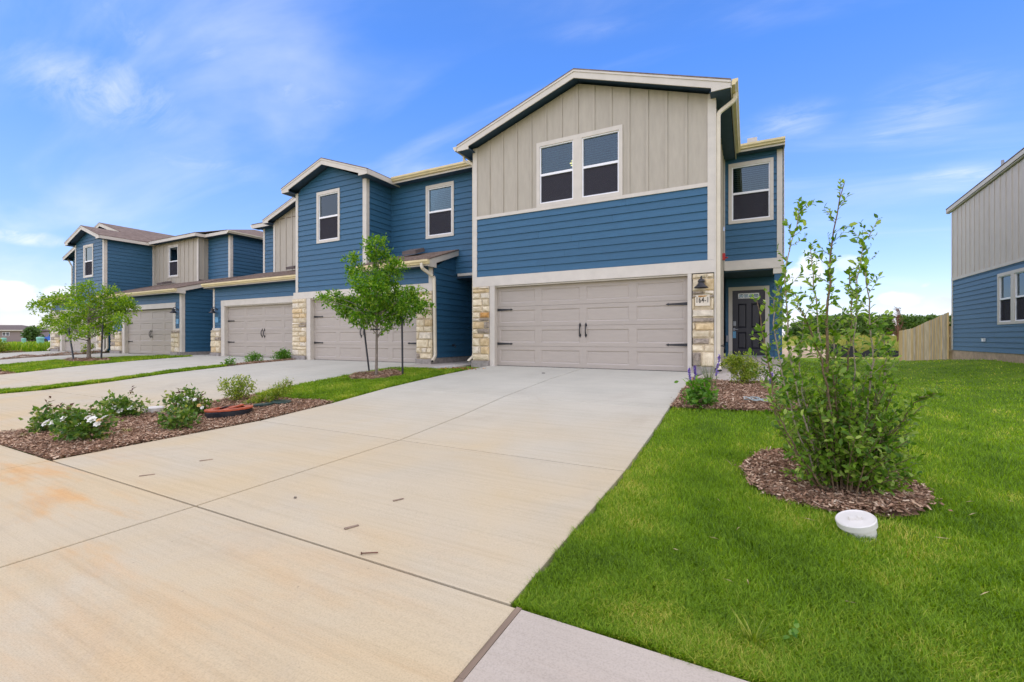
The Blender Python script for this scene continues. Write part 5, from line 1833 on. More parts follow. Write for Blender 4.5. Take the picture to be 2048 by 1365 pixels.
def grass(name, n, inside, box_, hmin, hmax, wk, label, tmin=1.72, tmax=24.0, m='grass_blade', lean=1.25, edge=.0):
    """mown blades; denser near the street corner where they are seen close, coarser farther off"""
    x0, x1, y0, y1 = box_
    P = np.zeros((0, 2))
    while len(P) < n:
        k = n * 3
        t = 1 / (1 / tmin - rng.random(k) * (1 / tmin - 1 / tmax))
        a0, a1 = math.atan2(x1, max(y0, .05)) if x1 > 0 else math.atan2(x1, y1), math.atan2(x0, max(y0, .05)) if x0 < 0 else math.atan2(x0, y1)
        lo, hi = min(a0, a1) - .05, max(a0, a1) + .05
        a = rng.uniform(lo, hi, k)
        x, y = t * np.sin(a), t * np.cos(a)
        ok = (x > x0) & (x < x1) & (y > y0) & (y < y1)
        x, y = x[ok], y[ok]
        ok = inside(x, y)
        P = np.vstack([P, np.stack([x[ok], y[ok]], 1)])
    P = P[:n]
    x, y = P[:, 0], P[:, 1]
    t = np.hypot(x, y)
    z = gz(x, y) - .02
    tuft = .5 + .5 * np.sin(x * 7.3 + np.sin(y * 5.1) * 2) * np.sin(y * 6.7 + np.sin(x * 4.3) * 2)
    h = rng.uniform(hmin, hmax, n) * (.75 + .45 * tuft)
    w = np.maximum(.0040, wk * t) * rng.uniform(.7, 1.25, n)
    az = rng.uniform(0, 2 * math.pi, n)
    ln = rng.uniform(.15, lean, n) * h
    dx, dy = np.cos(az), np.sin(az)
    saz = az + math.pi / 2 + rng.uniform(-.9, .9, n)
    sx, sy = np.cos(saz) * w / 2, np.sin(saz) * w / 2
    V = np.zeros((n, 5, 3))
    V[:, 0] = np.stack([x - sx, y - sy, z], 1)
    V[:, 1] = np.stack([x + sx, y + sy, z], 1)
    mx_, my_, mz_ = x + dx * ln * .35, y + dy * ln * .35, z + h * .62
    V[:, 2] = np.stack([mx_ - sx * .8, my_ - sy * .8, mz_], 1)
    V[:, 3] = np.stack([mx_ + sx * .8, my_ + sy * .8, mz_], 1)
    V[:, 4] = np.stack([x + dx * ln, y + dy * ln, z + h], 1)
    T = np.array([[0, 1, 3], [0, 3, 2], [2, 3, 4]])
    F_ = (np.arange(n)[:, None, None] * 5 + T[None]).reshape(-1, 3)
    o = np_mesh(name, V.reshape(-1, 3), F_, m)
    return tag(o, label=label, cat='grass', kind='stuff')


def lawn_ok(x, y):
    e = -.957 + .012 * np.sin(y * 9) + .010 * np.sin(y * 23 + 1)
    ok = (x > e) & (y > YS + .01 + .012 * np.sin(x * 11))
    ok &= np.hypot(x - RING[0], y - RING[1]) > RING[2] + .03 * np.sin(np.arctan2(y - RING[1], x - RING[0]) * 7) + rng.normal(size=len(x)) * .02
    ok &= ~in_poly(x, y, BED)
    ok &= ~((y > 9.1) & (y < 24.5) & (x < np.where(y < 14, .66, .88)))
    thin = np.sin(x * 2.1 + 1.3 * np.sin(y * 1.7)) * np.sin(y * 1.9 + 1.1 * np.sin(x * 2.7)) + .35 * np.sin(x * 9 + y * 5)
    ok &= (thin < .72) | (rng.random(len(x)) < .45)
    ok &= ~((x > 7.58) & (y > 13.8) & (y < 25.3))
    return ok


grass('lawn_grass', 400000, lawn_ok, (-1, 11, YS, 43), .022, .043, .0010, 'mown green lawn between the wide driveway and the neighbouring house', 1.72, 40)
grass('lawn_grass', 42000, lambda x, y: in_poly(x, y, ISL1_G) & (np.hypot(x + 7.65, y - 7.75) > .62), (-8.5, -6.1, 5, 9.5), .05, .085, .0011, 'grass strip round the small staked tree', 7, 13)
grass('lawn_grass', 26000, lambda x, y: in_poly(x, y, STRIP_G), (-15, -14, 1.8, 8.1), .06, .10, .0011, 'narrow grass strip between the two middle driveways', 12, 18)
grass('lawn_grass', 30000, lambda x, y: in_poly(x, y, ISL2_G) & (((x + 22.9) / 1.5) ** 2 + ((y - 7.75) / .5) ** 2 > 1), (-25, -20.2, 5, 10.3), .06, .10, .0011, 'grass island under the bushy tree', 19, 27)
grass('field_grass', 52000, lambda x, y: (x < -36.6) & (y > 2.5) & ((y < 11.8) | (x < -39.2)), (-150, -36.5, 2.5, 60), .15, .55, .0013, 'rough green field left of the row', 36, 150, lean=.6)
grass('meadow_grass', 60000, lambda x, y: y > 52 + 3 * np.sin(x * .3), (8, 75, 50, 135), .35, 1.0, .0011, 'tall tawny meadow in front of the far trees', 52, 150, m='meadow_blade', lean=.5)

# ------------------------------------------------------------------ mulch


def mulch(poly, n, label, ring=None, size=(.016, .050), mound=.02):
    xs_, ys_ = [p[0] for p in poly], [p[1] for p in poly]
    P = np.zeros((0, 2))
    while len(P) < n:
        x = rng.uniform(min(xs_), max(xs_), n * 2)
        y = rng.uniform(min(ys_), max(ys_), n * 2)
        ok = in_poly(x, y, poly)
        P = np.vstack([P, np.stack([x[ok], y[ok]], 1)])
    P = P[:n]
    P += rng.normal(size=P.shape) * (rng.random((n, 1)) < .10) * .045
    x, y = P[:, 0], P[:, 1]
    z = gz(x, y) + rng.uniform(-.02, .02, n) + mound * (.4 + .6 * np.sin(x * 5.1) * np.sin(y * 4.3)) + rng.random(n) ** 3 * .025
    L = rng.uniform(*size, n) * rng.choice([.5, 1, 1, 1.5], n)
    W = rng.uniform(.005, .015, n)
    az = rng.uniform(0, 2 * math.pi, n)
    pit = rng.normal(size=n) * .28
    D_ = np.stack([np.cos(az) * np.cos(pit), np.sin(az) * np.cos(pit), np.sin(pit)], 1)
    N_ = rdir(n, 2.2)
    C = np.stack([x, y, z], 1)
    S = unit(np.cross(D_, N_))
    N_ = np.cross(S, D_)
    hl, hw = (L / 2)[:, None], (W / 2)[:, None]
    V = np.stack([C - D_ * hl - S * hw, C - D_ * hl * .9 + S * hw, C + D_ * hl + S * hw * .7, C + D_ * hl * .95 - S * hw, C + N_ * hw * .5], 1)
    T = np.array([[0, 4, 1], [1, 4, 2], [2, 4, 3], [3, 4, 0]])[:, ::-1]
    F_ = (np.arange(n)[:, None, None] * 5 + T[None]).reshape(-1, 3)
    V = V.reshape(-1, 3)
    # soil sheet beneath the chips
    cx, cy = np.mean(xs_), np.mean(ys_)
    base = len(V)
    gx = np.linspace(min(xs_), max(xs_), 24)
    gy = np.linspace(min(ys_), max(ys_), 30)
    A, B = np.meshgrid(gx, gy)
    inside = in_poly(A.ravel(), B.ravel(), poly).reshape(A.shape)
    GV = np.stack([A.ravel(), B.ravel(), gz(A, B).ravel() - .012], 1)
    idx = np.arange(A.size).reshape(A.shape)
    q = []
    for i in range(len(gy) - 1):
        for j in range(len(gx) - 1):
            if inside[i:i + 2, j:j + 2].sum() >= 3:
                a, b_, c_, d_ = idx[i, j], idx[i, j + 1], idx[i + 1, j + 1], idx[i + 1, j]
                q += [[a, b_, c_], [a, c_, d_]]
    F_ = np.vstack([F_, np.array(q, int) + base]) if q else F_
    V = np.vstack([V, GV])
    o = np_mesh('mulch', V, F_, 'bark_chips')
    return tag(o, label=label, cat='mulch', kind='stuff')


def circle(x, y, r_, ry=None, n=26, j=.05):
    ry = ry or r_
    return [(x + r_ * (1 + rnd.uniform(-j, j)) * math.cos(2 * math.pi * k / n), y + ry * (1 + rnd.uniform(-j, j)) * math.sin(2 * math.pi * k / n)) for k in range(n)]


mulch(ISL1_M, 85000, 'brown bark mulch round the white roses')
mulch(circle(RING[0], RING[1], RING[2]), 30000, 'bark mulch ring under the tall foreground shrub', mound=.045)
mulch(BED, 38000, 'bark mulch in the bed beside the front walk')
mulch(circle(-7.65, 7.75, .62), 7000, 'bark mulch ring under the small staked tree', mound=.06)
mulch(STRIP_M, 5000, 'thin mulch strip with three low shrubs between driveways', size=(.06, .1))
mulch(circle(-22.9, 7.75, 1.5, .5), 5000, 'mulch under the bushy tree', size=(.06, .1), mound=.08)
mulch(ISL2_M, 4000, 'mulch at the street end of the tree island', size=(.08, .14))
mulch(ISL3_M, 6000, 'mulch strip between the two far driveways', size=(.08, .14), mound=.12)
mulch([(-37.5, 5.0), (-36.3, 5.0), (-36.2, 9.6), (-37.0, 9.6)], 2500, 'mulch strip at the far edge of the row', size=(.1, .16), mound=.08)

# ------------------------------------------------------------------ tall foreground shrub
sh = thing('shrub', (.65, 4.18, -.43), 'tall many-stemmed leafy green shrub in a mulch ring on the lawn', 'shrub')


def shoot_leaves(lv, path, start, spacing, L, W, up=.3, tufts=False):
    P = np.array(path)
    seg = np.linalg.norm(np.diff(P, axis=0), axis=1)
    tot = seg.sum()
    n = max(2, int(tot * (1 - start) / spacing))
    s_ = np.linspace(start, 1, n) * tot
    if tufts:
        cen = rng.uniform(start, 1.0, max(3, n // 6)) * tot
        s_ = np.sort(np.clip(np.concatenate([rng.choice(cen, n - n // 4) + rng.normal(size=n - n // 4) * .022, [tot] * 3, rng.uniform(start, 1, max(0, n // 4 - 3)) * tot])[:n], 0, tot))
    cum = np.concatenate([[0], np.cumsum(seg)])
    Q = np.stack([np.interp(s_, cum, P[:, i]) for i in range(3)], 1)
    Tn = unit(np.gradient(Q, axis=0) + (P[-1] - P[0]) * .02) if n > 2 else np.repeat(unit(P[-1:] - P[:1]), n, 0)
    rad = unit(np.cross(Tn, rdir(n)))
    D_ = unit(rad + Tn * .75 + np.array([0, 0, up * .4]))
    sc = rng.uniform(.42, 1.28, n)
    lv.add(Q, D_, rdir(n, 1.0), L * sc, W * sc, True)


def side_shoots(lv, tb, path, start, count, length, r_, L, W, spacing=.016):
    P = np.array(path)
    for k in range(count):
        f = start + (1 - start) * (k + rng.random()) / count
        i = min(int(f * (len(P) - 1)), len(P) - 2)
        b_ = P[i] + (P[i + 1] - P[i]) * (f * (len(P) - 1) - i)
        t_ = unit((P[i + 1] - P[i])[None])[0]
        d = unit((unit(np.cross(t_[None], rdir(1)))[0] * .9 + t_ * .5 + np.array([0, 0, .25]))[None])[0]
        ll = length * rng.uniform(.35, 1.1) * (1.1 - .5 * f)
        q = [b_, b_ + d * ll * .55, b_ + d * ll + np.array([0, 0, .12 * ll])]
        sp = smooth_path(q, 6)
        tb.tube([tuple(v) for v in sp], list(np.linspace(r_, r_ * .4, len(sp))), 4, False)
        shoot_leaves(lv, sp, .12, spacing, L, W)


for k, st in enumerate(SHRUB_STEMS):
    pth = smooth_path(st, 18)
    pth[1:-1] += rng.normal(size=(len(pth) - 2, 3)) * .006
    r0 = .013 if k < 2 else rng.uniform(.005, .009)
    tb = MB()
    tb.tube([tuple(q) for q in pth], list(np.linspace(r0, .0028, len(pth))), 7)
    lv = Leaves()
    ln = float(np.linalg.norm(np.diff(pth, axis=0), axis=1).sum())
    shoot_leaves(lv, pth, .16, .015, .050, .026, tufts=True)
    side_shoots(lv, tb, pth, .12, int(8 + ln * 8), .13 if k in (6, 7) else .20, .0022, .046, .024, .014)
    stem = tb.build('stem', 'bark_pale' if k % 3 else 'twig', sh, True)
    lv.build('foliage', 'leaf_shrub', stem)
lv, tb = Leaves(), MB()
for k in range(104):                       # dense skirt of short stems
    a = rng.uniform(0, 2 * math.pi)
    rr0 = rng.uniform(.02, .16)
    reach = rng.uniform(.08, .36)
    hgt = rng.uniform(.14, 1.08) * (1.10 - reach)
    b_ = np.array([.65 + rr0 * math.cos(a), 4.18 + rr0 * math.sin(a), -.44])
    p1 = b_ + np.array([math.cos(a) * reach * .45, math.sin(a) * reach * .45, hgt * .6])
    p2 = b_ + np.array([math.cos(a) * reach, math.sin(a) * reach, hgt])
    pth = smooth_path([b_, p1, p2], 10)
    tb.tube([tuple(q) for q in pth], list(np.linspace(.006, .002, len(pth))), 5, False)
    shoot_leaves(lv, pth, .2, .022, .050, .027)
    side_shoots(lv, tb, pth, .15, 10, .14, .002, .052, .028, .014)
sk = tb.build('low_branches', 'twig', sh, True)
lv.build('foliage', 'leaf_shrub', sk)

# ------------------------------------------------------------------ staked trees


def young_tree(base, top, blobs, label, r0, leaf, per, L, W, bark='bark'):
    t = thing('tree', base, label, 'tree', 'young trees on the grass islands')
    bx, by, bz = base
    pth = smooth_path([(bx, by, bz - .05), (bx + .01, by, bz + (top[2] - bz) * .3), (bx - .015, by + .01, bz + (top[2] - bz) * .65), top], 16)
    tb = MB()
    rads = [r0 * (1.35 if k == 0 else 1) * (1 - .85 * k / (len(pth) - 1)) for k in range(len(pth))]
    tb.tube([tuple(q) for q in pth], rads, 10)
    trunk = tb.build('trunk', bark, t, True)

    def origin(z):
        zz = bz + (z - bz) * .80
        f = np.clip((zz - bz) / (top[2] - bz), .30, .95)
        i = f * (len(pth) - 1)
        k = int(i)
        return tuple(pth[k] + (pth[min(k + 1, len(pth) - 1)] - pth[k]) * (i - k))
    bb = MB()
    twig_tubes(bb, origin, blobs, r0 * .32, .004)
    bb.build('branches', bark, trunk, True)
    lv = Leaves()
    cluster_foliage(lv, blobs, per, L, W, clump=8)
    # loose leaves bridging the sprays
    for x, y, z, r_ in blobs:
        o = np.array(origin(z))
        c = np.array([x, y, z])
        n = int(14 + 40 * r_)
        f = rng.uniform(.35, 1, (n, 1))
        P = o * (1 - f) + c * f + rng.normal(size=(n, 3)) * r_ * .35
        lv.add(P, rdir(n, -.1), rdir(n, 1.0), L * rng.uniform(.6, 1.1, n), W * rng.uniform(.6, 1.1, n))
    lv.build('crown', leaf, t)
    return t


def stake(base, top, label, r_=.022):
    o = MB().tube([base, tuple((np.array(base) * .02 + np.array(top) * .98)), top], [r_, r_, r_ * .6], 8).build('tree_stake', 'black_metal')
    return tag(o, label, 'stake', 'black stakes beside the young trees')


young_tree((-7.70, 7.79, -.14), (-7.76, 7.82, 3.08), TREE_A, 'slim young tree with tiered green crown on the near grass island', .036, 'leaf_tree', 1800, .088, .042)
young_tree((-23.47, 7.99, -.10), (-23.4, 8.05, 2.65), TREE_B, 'wide bushy bright green tree on the farther grass island', .075, 'leaf_bright_tree', 850, .11, .05)
stake((-8.35, 8.22, -.18), (-8.62, 8.22, 1.45), 'black stake leaning left of the slim young tree')
stake((-7.06, 7.97, -.18), (-7.08, 7.97, 1.25), 'upright black stake right of the slim young tree')
stake((-23.50, 7.55, -.2), (-24.7, 7.75, 1.30), 'black stake leaning left of the wide bushy tree', .03)
stake((-22.55, 8.05, -.2), (-22.55, 8.1, 1.35), 'upright black stake right of the wide bushy tree', .03)
tie = MB()
tie.tube([(-8.53, 8.22, .98), (-8.1, 8.02, .93), (-7.74, 7.80, .93)], .004, 5)
tie.tube([(-7.08, 7.97, .98), (-7.4, 7.88, .93), (-7.70, 7.80, .93)], .004, 5)
tie.tube([(-7.86, 7.76, .93), (-7.715, 7.74, .95), (-7.57, 7.76, .93)], .014, 6)
tag(tie.build('tree_tie', 'black_plastic'), 'wire and black strap tying the slim young tree to its stakes', 'tree tie')

# ------------------------------------------------------------------ shrubs, roses, flowers


def shrub(name, base, blobs, label, cat, leaf, per, L, W, stem='twig', group=None, clump=6, stem_r=.006, big=False, flowers=(), fl_m='petal_white', fl_r=.045, reds=0):
    t = thing(name, base, label, cat, group)
    b = MB()
    for x, y, z, r_ in blobs:
        p = smooth_path([(base[0] + rnd.uniform(-.03, .03), base[1] + rnd.uniform(-.03, .03), base[2] - .03), ((base[0] + x) / 2, (base[1] + y) / 2, base[2] + (z - base[2]) * .45), (x, y, z)], 7)
        b.tube([tuple(q) for q in p], list(np.linspace(stem_r, stem_r * .4, len(p))), 5)
        for k in range(3):
            e = np.array([x, y, z]) + rdir(1, .5)[0] * r_ * .9
            b.tube([tuple(p[-3]), tuple(e)], stem_r * .35, 4, False)
    b.build('stems', stem, t, True)
    lv = Leaves()
    cluster_foliage(lv, blobs, per, L, W, clump=clump, big=big)
    # fill between neighbouring blobs so that the plant reads as one
    lv.build('foliage', leaf, t)
    for k, (x, y, z) in enumerate(flowers):
        fv = Leaves()
        s_ = fl_r * rnd.uniform(.75, 1.2)
        face = np.array([rnd.uniform(-.2, .6), rnd.uniform(-.9, -.3), rnd.uniform(.5, 1.0)])
        face /= np.linalg.norm(face)
        for ring_, (nn, op, sc) in enumerate(((7, .25, 1.0), (6, .75, .75), (4, 1.6, .5))):
            a = np.linspace(0, 2 * math.pi, nn, endpoint=False) + ring_ * .4
            e1 = np.cross(face, [0, 0, 1.0])
            e1 /= np.linalg.norm(e1)
            e2 = np.cross(face, e1)
            D_ = e1[None] * np.cos(a)[:, None] + e2[None] * np.sin(a)[:, None] + face[None] * op
            fv.add(np.repeat([[x, y, z]], nn, 0), D_, np.repeat(face[None], nn, 0) - D_ * .3, s_ * sc, s_ * sc * .85, True)
        fv.build('flower', fl_m if k % 4 else 'petal_gold' if fl_m == 'petal_white' and k % 8 == 4 else fl_m, t, kind=None)
    if reds:
        rv = Leaves()
        for k in range(reds):
            x, y, z, r_ = blobs[k % len(blobs)]
            n = 9
            P = np.array([x, y, z]) + rng.normal(size=(1, 3)) * r_ * .4 + np.linspace(.5, 1.25, n)[:, None] * np.array([[0, 0, r_ * 1.1]]) + rng.normal(size=(n, 3)) * .012
            rv.add(P, rdir(n, .2), rdir(n, 1), L * .8, W * .7)
        rv.build('young_shoots', 'leaf_rose_red', t)
    return t


RG = 'rose bushes in the mulch bed'
shrub('rose_bush', (-7.91, 2.35, -.47), ROSE_1, 'leftmost rose bush with a tall reddish shoot, nearest the left edge', 'rose bush', 'leaf_rose', 3000, .068, .042, group=RG, flowers=FLOWERS_1, reds=3)
shrub('rose_bush', (-6.90, 2.32, -.47), ROSE_2, 'rose bush covered in white blooms at the front of the mulch bed', 'rose bush', 'leaf_rose', 3000, .068, .042, group=RG, flowers=FLOWERS_2[:7], fl_r=.046, reds=2)
shrub('rose_bush', (-8.35, 3.23, -.46), ROSE_3, 'low rose bush at the rear edge of the mulch bed, beside the white pipe collar', 'rose bush', 'leaf_rose', 3000, .068, .042, group=RG, flowers=FLOWERS_3, reds=2)
shrub('rose_bush', (-6.58, 3.14, -.46), ROSE_4, 'flowerless dark green rose bush close to the wide driveway', 'rose bush', 'leaf_rose', 3000, .068, .042, group=RG, reds=1)
shrub('rose_bush', (-7.54, 3.79, -.44), ROSE_5, 'taller rose bush with red tips and few blooms beside the orange lid', 'rose bush', 'leaf_rose', 3000, .068, .042, group=RG, flowers=FLOWERS_5, fl_r=.042, reds=4)
shrub('shrub', (-8.07, 4.74, -.38), BUSH_1, 'upright green shrub with bare lower stems behind the orange lid', 'shrub', 'leaf_yellow', 5200, .05, .022)
shrub('shrub', (-7.19, 4.82, -.38), BUSH_2, 'sprawling yellow-green shrub leaning over the dark valve lids', 'shrub', 'leaf_yellow', 7000, .05, .014, clump=9)
SG = 'small shrubs in the thin strip'
shrub('shrub', (-14.16, 8.18, -.12), BUSH_3, 'smallest and nearest of the three low shrubs in the thin mulch strip', 'shrub', 'leaf_fresh', 2600, .09, .05, group=SG)
shrub('shrub', (-14.56, 9.2, -.06), BUSH_4, 'middle one of the three low shrubs in the thin mulch strip', 'shrub', 'leaf_fresh', 3600, .08, .03, group=SG)
shrub('shrub', (-14.40, 10.18, -.02), BUSH_5, 'shrub closest to the stone column in the thin mulch strip', 'shrub', 'leaf_fresh', 3600, .08, .03, group=SG)
shrub('shrub', (-28.8, 9.76, -.04), [(x - .8, y, z, r_) for x, y, z, r_ in BUSH_6], 'loose young shrub behind the trunk of the bushy tree', 'shrub', 'leaf_yellow', 900, .12, .06)
shrub('salvia', (-.59, 6.75, -.21), SALVIA, 'leafy fresh-green perennial at the corner of the front bed', 'plant', 'leaf_fresh', 3200, .075, .042, stem='green_stem', big=True)
shrub('shrub', (-.07, 8.85, -.08), GOLD, 'rounded yellow-green shrub by the front walk', 'shrub', 'leaf_yellow', 6000, .055, .016, clump=9)
shrub('shrub', (.30, 8.95, -.08), SIDE_1, 'small dark plant at the right end of the front bed', 'shrub', 'leaf_rose', 3000, .06, .03)
shrub('shrub', (.40, 6.95, -.2), SIDE_2, 'light green plant in the front bed behind the tall foreground shrub', 'shrub', 'leaf_fresh', 3000, .06, .032)
shrub('shrub', (-37.0, 8.6, -.05), [(-37.0, 8.6, .35, .35), (-37.4, 8.5, .3, .3), (-36.6, 8.7, .3, .28)], 'round yellow-green shrub at the far edge by the field', 'shrub', 'leaf_yellow', 900, .12, .05)


def flower_spike(base, h, lean, label):
    t = thing('purple_sage', base, label, 'flower', 'purple flower spikes')
    p = smooth_path([base, (base[0] + lean[0] * .5, base[1], base[2] + h * .55), (base[0] + lean[0], base[1] + lean[1], base[2] + h)], 10)
    MB().tube([tuple(q) for q in p], .004, 5).build('stem', 'green_stem', t, True)
    lv = Leaves()
    n = 95
    f = np.sort(rng.uniform(.45, 1, n))
    P = np.stack([np.interp(f, np.linspace(0, 1, len(p)), p[:, i]) for i in range(3)], 1)
    lv.add(P, rdir(n, .15), rdir(n, .5), .030, .020)
    lv.build('petals', 'petal_purple', t)
    lv = Leaves()
    n = 14
    f = rng.uniform(.05, .5, n)
    P = np.stack([np.interp(f, np.linspace(0, 1, len(p)), p[:, i]) for i in range(3)], 1)
    lv.add(P, rdir(n, .3), rdir(n, 1), .05, .02)
    lv.build('leaves', 'leaf_fresh', t)


flower_spike((-.80, 7.55, -.16), .42, (-.02, 0), 'left one of the pair of purple flower spikes at the driveway edge')
flower_spike((-.74, 7.75, -.15), .44, (-.02, .02), 'right one of the pair of purple flower spikes at the driveway edge')
flower_spike((-.46, 7.6, -.15), .62, (.07, 0), 'tall leaning purple flower spike before the stone column')
flower_spike((.30, 7.9, -.14), .34, (.02, 0), 'purple flower spike at the right of the front bed')


def tuft(base, n, h, w, spread, label, m='grass_tall', cat='grass', group=None, name='ornamental_grass'):
    V, F_ = [], []
    for k in range(n):
        a = rng.uniform(0, 2 * math.pi)
        d = np.array([math.cos(a), math.sin(a), 0])
        s_ = np.array([-math.sin(a), math.cos(a), 0]) * w / 2
        hh = h * rng.uniform(.5, 1.1)
        out = spread * rng.uniform(.2, 1)
        b0 = np.array(base) + d * rng.uniform(0, .05)
        i = len(V)
        for f in (0, .35, .7, 1):
            c = b0 + d * out * f ** 1.8 + np.array([0, 0, hh * (f - .22 * f * f)])
            ww = 1 - f * .9
            V += [c - s_ * ww, c + s_ * ww]
        for q in range(3):
            F_ += [[i + 2 * q, i + 2 * q + 1, i + 2 * q + 3], [i + 2 * q, i + 2 * q + 3, i + 2 * q + 2]]
    o = np_mesh(name, np.array(V), np.array(F_), m)
    return tag(o, label, cat, group)


tuft((-.58, 8.15, -.11), 90, .62, .007, .34, 'spiky ornamental grass against the stone column')
tuft((-6.98, 2.75, -.47), 45, .09, .006, .10, 'yellow weed tuft in the mulch between the roses', 'leaf_yellow', 'weed', None, 'weed')
tuft((-7.9, 2.05, -.48), 25, .06, .006, .07, 'small weed tuft at the street corner of the mulch', 'leaf_yellow', 'weed', None, 'weed')
tuft((.02, 2.06, -.50), 60, .10, .006, .09, 'pale weed clump in the lawn near the walk edge', 'leaf_yellow', 'weed', None, 'weed')
w_ = Leaves()
w_.add(np.repeat([[.155, 2.13, -.455]], 7, 0) + rng.normal(size=(7, 3)) * .012, rdir(7, .35), rdir(7, 2), .036, .024, True)
o = w_.build('broadleaf_weed', 'leaf_fresh', None, None)
tag(o, 'round-leaved weed in the lawn right of the pale clump', 'weed')

# ------------------------------------------------------------------ small things in the beds
tilt = Matrix.Rotation(R(-13), 3, 'Y') @ Matrix.Rotation(R(10), 3, 'X')
t = thing('utility_cap', (.60, 3.46, -.45), 'white plastic cleanout cap tilted in the lawn', 'cap')
MB().lathe([(.088, -.09), (.090, .003), (.104, .004), (.106, .040), (.101, .046), (.096, .040)], (.60, 3.46, -.425), 40, tilt).build('lid', 'white_plastic', t, True).data.polygons.foreach_set('use_smooth', [False] * 0 or [False] * len(bpy.data.meshes['lid'].polygons))
c = tilt @ Vector((0, 0, .048)) + Vector((.60, 3.46, -.425))
b = MB()
for u0, u1, v0, v1, hh in ((-.032, .032, -.016, .016, .004), (.012, .032, -.014, .014, .010)):
    P = []
    for zz in (-.012, hh):
        for u, v in ((u0, v0), (u1, v0), (u1, v1), (u0, v1)):
            P.append(tuple(tilt @ Vector((u, v, zz)) + c))
    b.hexa(P)
b.build('knob', 'white_plastic', t)

lid_t = thing('manhole_riser', (-6.95, 4.0, -.44), 'black riser ring with an orange-red lid set crooked in the mulch', 'manhole')
tl = Matrix.Rotation(R(-3), 3, 'Y')
MB().lathe([(.30, -.12), (.31, .04), (.30, .055), (.29, .04)], (-6.95, 4.0, -.40), 36, tl).build('riser', 'black_plastic', lid_t)
b = MB()
n = 36
ro, ri = .315, .205
for zz, rr in ((.058, ro), (.082, ro), (.082, ri), (.058, ri)):
    for k in range(n):
        p = tl @ Vector((rr * math.cos(2 * math.pi * k / n), rr * math.sin(2 * math.pi * k / n), zz)) + Vector((-6.95, 4.0, -.40))
        b.v.append(tuple(p))
for q in range(4):
    q2 = (q + 1) % 4
    for k in range(n):
        k2 = (k + 1) % n
        b.f.append([q * n + k, q * n + k2, q2 * n + k2, q2 * n + k])
b.build('rim', 'red_lid', lid_t)
t2_ = Matrix.Rotation(R(9), 3, 'X') @ Matrix.Rotation(R(-12), 3, 'Y')
MB().lathe([(.19, .0), (.195, .02), (.17, .028), (.05, .03)], (-6.98, 4.03, -.345), 30, t2_).build('lid', 'red_lid', lid_t)
MB().lathe([(.09, .03), (.09, .042)], (-7.06, 4.03, -.345), 20, t2_).build('plate', 'black_plastic', lid_t)
MB().lathe([(.24, .0), (.24, .02)], (-6.95, 4.0, -.42), 24, tl).build('well', 'black_plastic', lid_t)
for (x, y), lb in (((-7.05, 4.62), 'nearer of two dark green valve lids in the mulch'), ((-6.95, 4.86), 'farther of two dark green valve lids in the mulch')):
    z = g1(x, y)
    t = thing('valve_box', (x, y, z), lb, 'valve box', 'dark valve lids')
    tv = Matrix.Rotation(R(rnd.uniform(-5, 5)), 3, 'Y')
    MB().lathe([(.145, -.06), (.15, .035)], (x, y, z), 28, tv).build('body', 'black_plastic', t)
    MB().lathe([(.155, .036), (.157, .058), (.15, .064), (.06, .066)], (x, y, z), 28, tv).build('lid', 'green_plastic', t)
b = MB().lathe([(.13, -.1), (.13, .07), (.115, .08), (.03, .082)], (-8.30, 3.62, -.43), 28)
tag(b.build('cleanout_cap', 'white_plastic'), 'white pipe cap at the rear edge of the mulch bed', 'cap')
b = MB()
ringp = [(-6.78 + .10 * math.cos(a), 3.0 + .10 * math.sin(a), -.455) for a in np.linspace(0, 2 * math.pi, 25)]
b.tube(ringp, .012, 6)
tag(b.build('pipe_ring', 'white_plastic'), 'white plastic ring in the mulch before the flowerless rose', 'ring')
b = MB()
for s_ in range(3):
    c0 = np.array([.06 + .05 * s_ - .02, 7.28 - .02 * s_, g1(.1, 7.3) + .05])
    a = np.linspace(0, 4 * math.pi, 30)
    pth = np.stack([c0[0] + (.10 + .02 * np.sin(a * 1.7 + s_)) * np.cos(a + s_), c0[1] + .16 * np.sin(a + s_ * .7), c0[2] + .01 * np.sin(a * 3)], 1)
    b.tube([tuple(q) for q in pth], .003, 5)
tag(b.build('twine', 'twine'), 'loose tangle of pale blue twine on the front bed', 'twine')
z = g1(-6.7, 9.6)
b = MB()
b.hexa([(-7.35, 9.15, z - .02), (-6.85, 9.45, z - .02), (-6.75, 9.75, z - .02), (-7.2, 9.5, z - .02), (-7.33, 9.18, z + .03), (-6.87, 9.46, z + .07), (-6.78, 9.72, z + .09), (-7.2, 9.47, z + .05)])
tag(b.build('splash_block', 'splash_concrete'), 'grey concrete splash block below the downspout between the two near garages', 'splash block')
n = 240
x = -6.35 + rng.normal(size=n) * .22 - rng.random(n) * .5
y = 9.45 + (x + 6.35) * .55 + rng.normal(size=n) * .09
lv = Leaves()
lv.add(np.stack([x, y, gz(x, y) + .015 + rng.random(n) * .02], 1), rdir(n, .0) * np.array([1, 1, .25]), rdir(n, 2.5), .06, .035)
o = lv.build('leaf_litter', 'dry_leaf', None)
tag(o, 'dry brown leaves gathered beside the splash block', 'leaves')


def bit(x, y, L, W, az, name, m, label, cat, h=.012, group=None):
    z = g1(x, y) + .009
    d = Vector((math.cos(az), math.sin(az), 0))
    s_ = Vector((-math.sin(az), math.cos(az), 0))
    c = Vector((x, y, z))
    b = MB()
    P = []
    for zz in (0, h):
        for u, v in ((-1, -1), (1, -.8), (1, .9), (-1, 1)):
            P.append(tuple(c + d * u * L / 2 + s_ * v * W / 2 + Vector((0, 0, zz))))
    b.hexa(P)
    return tag(b.build(name, m), label, cat, group)


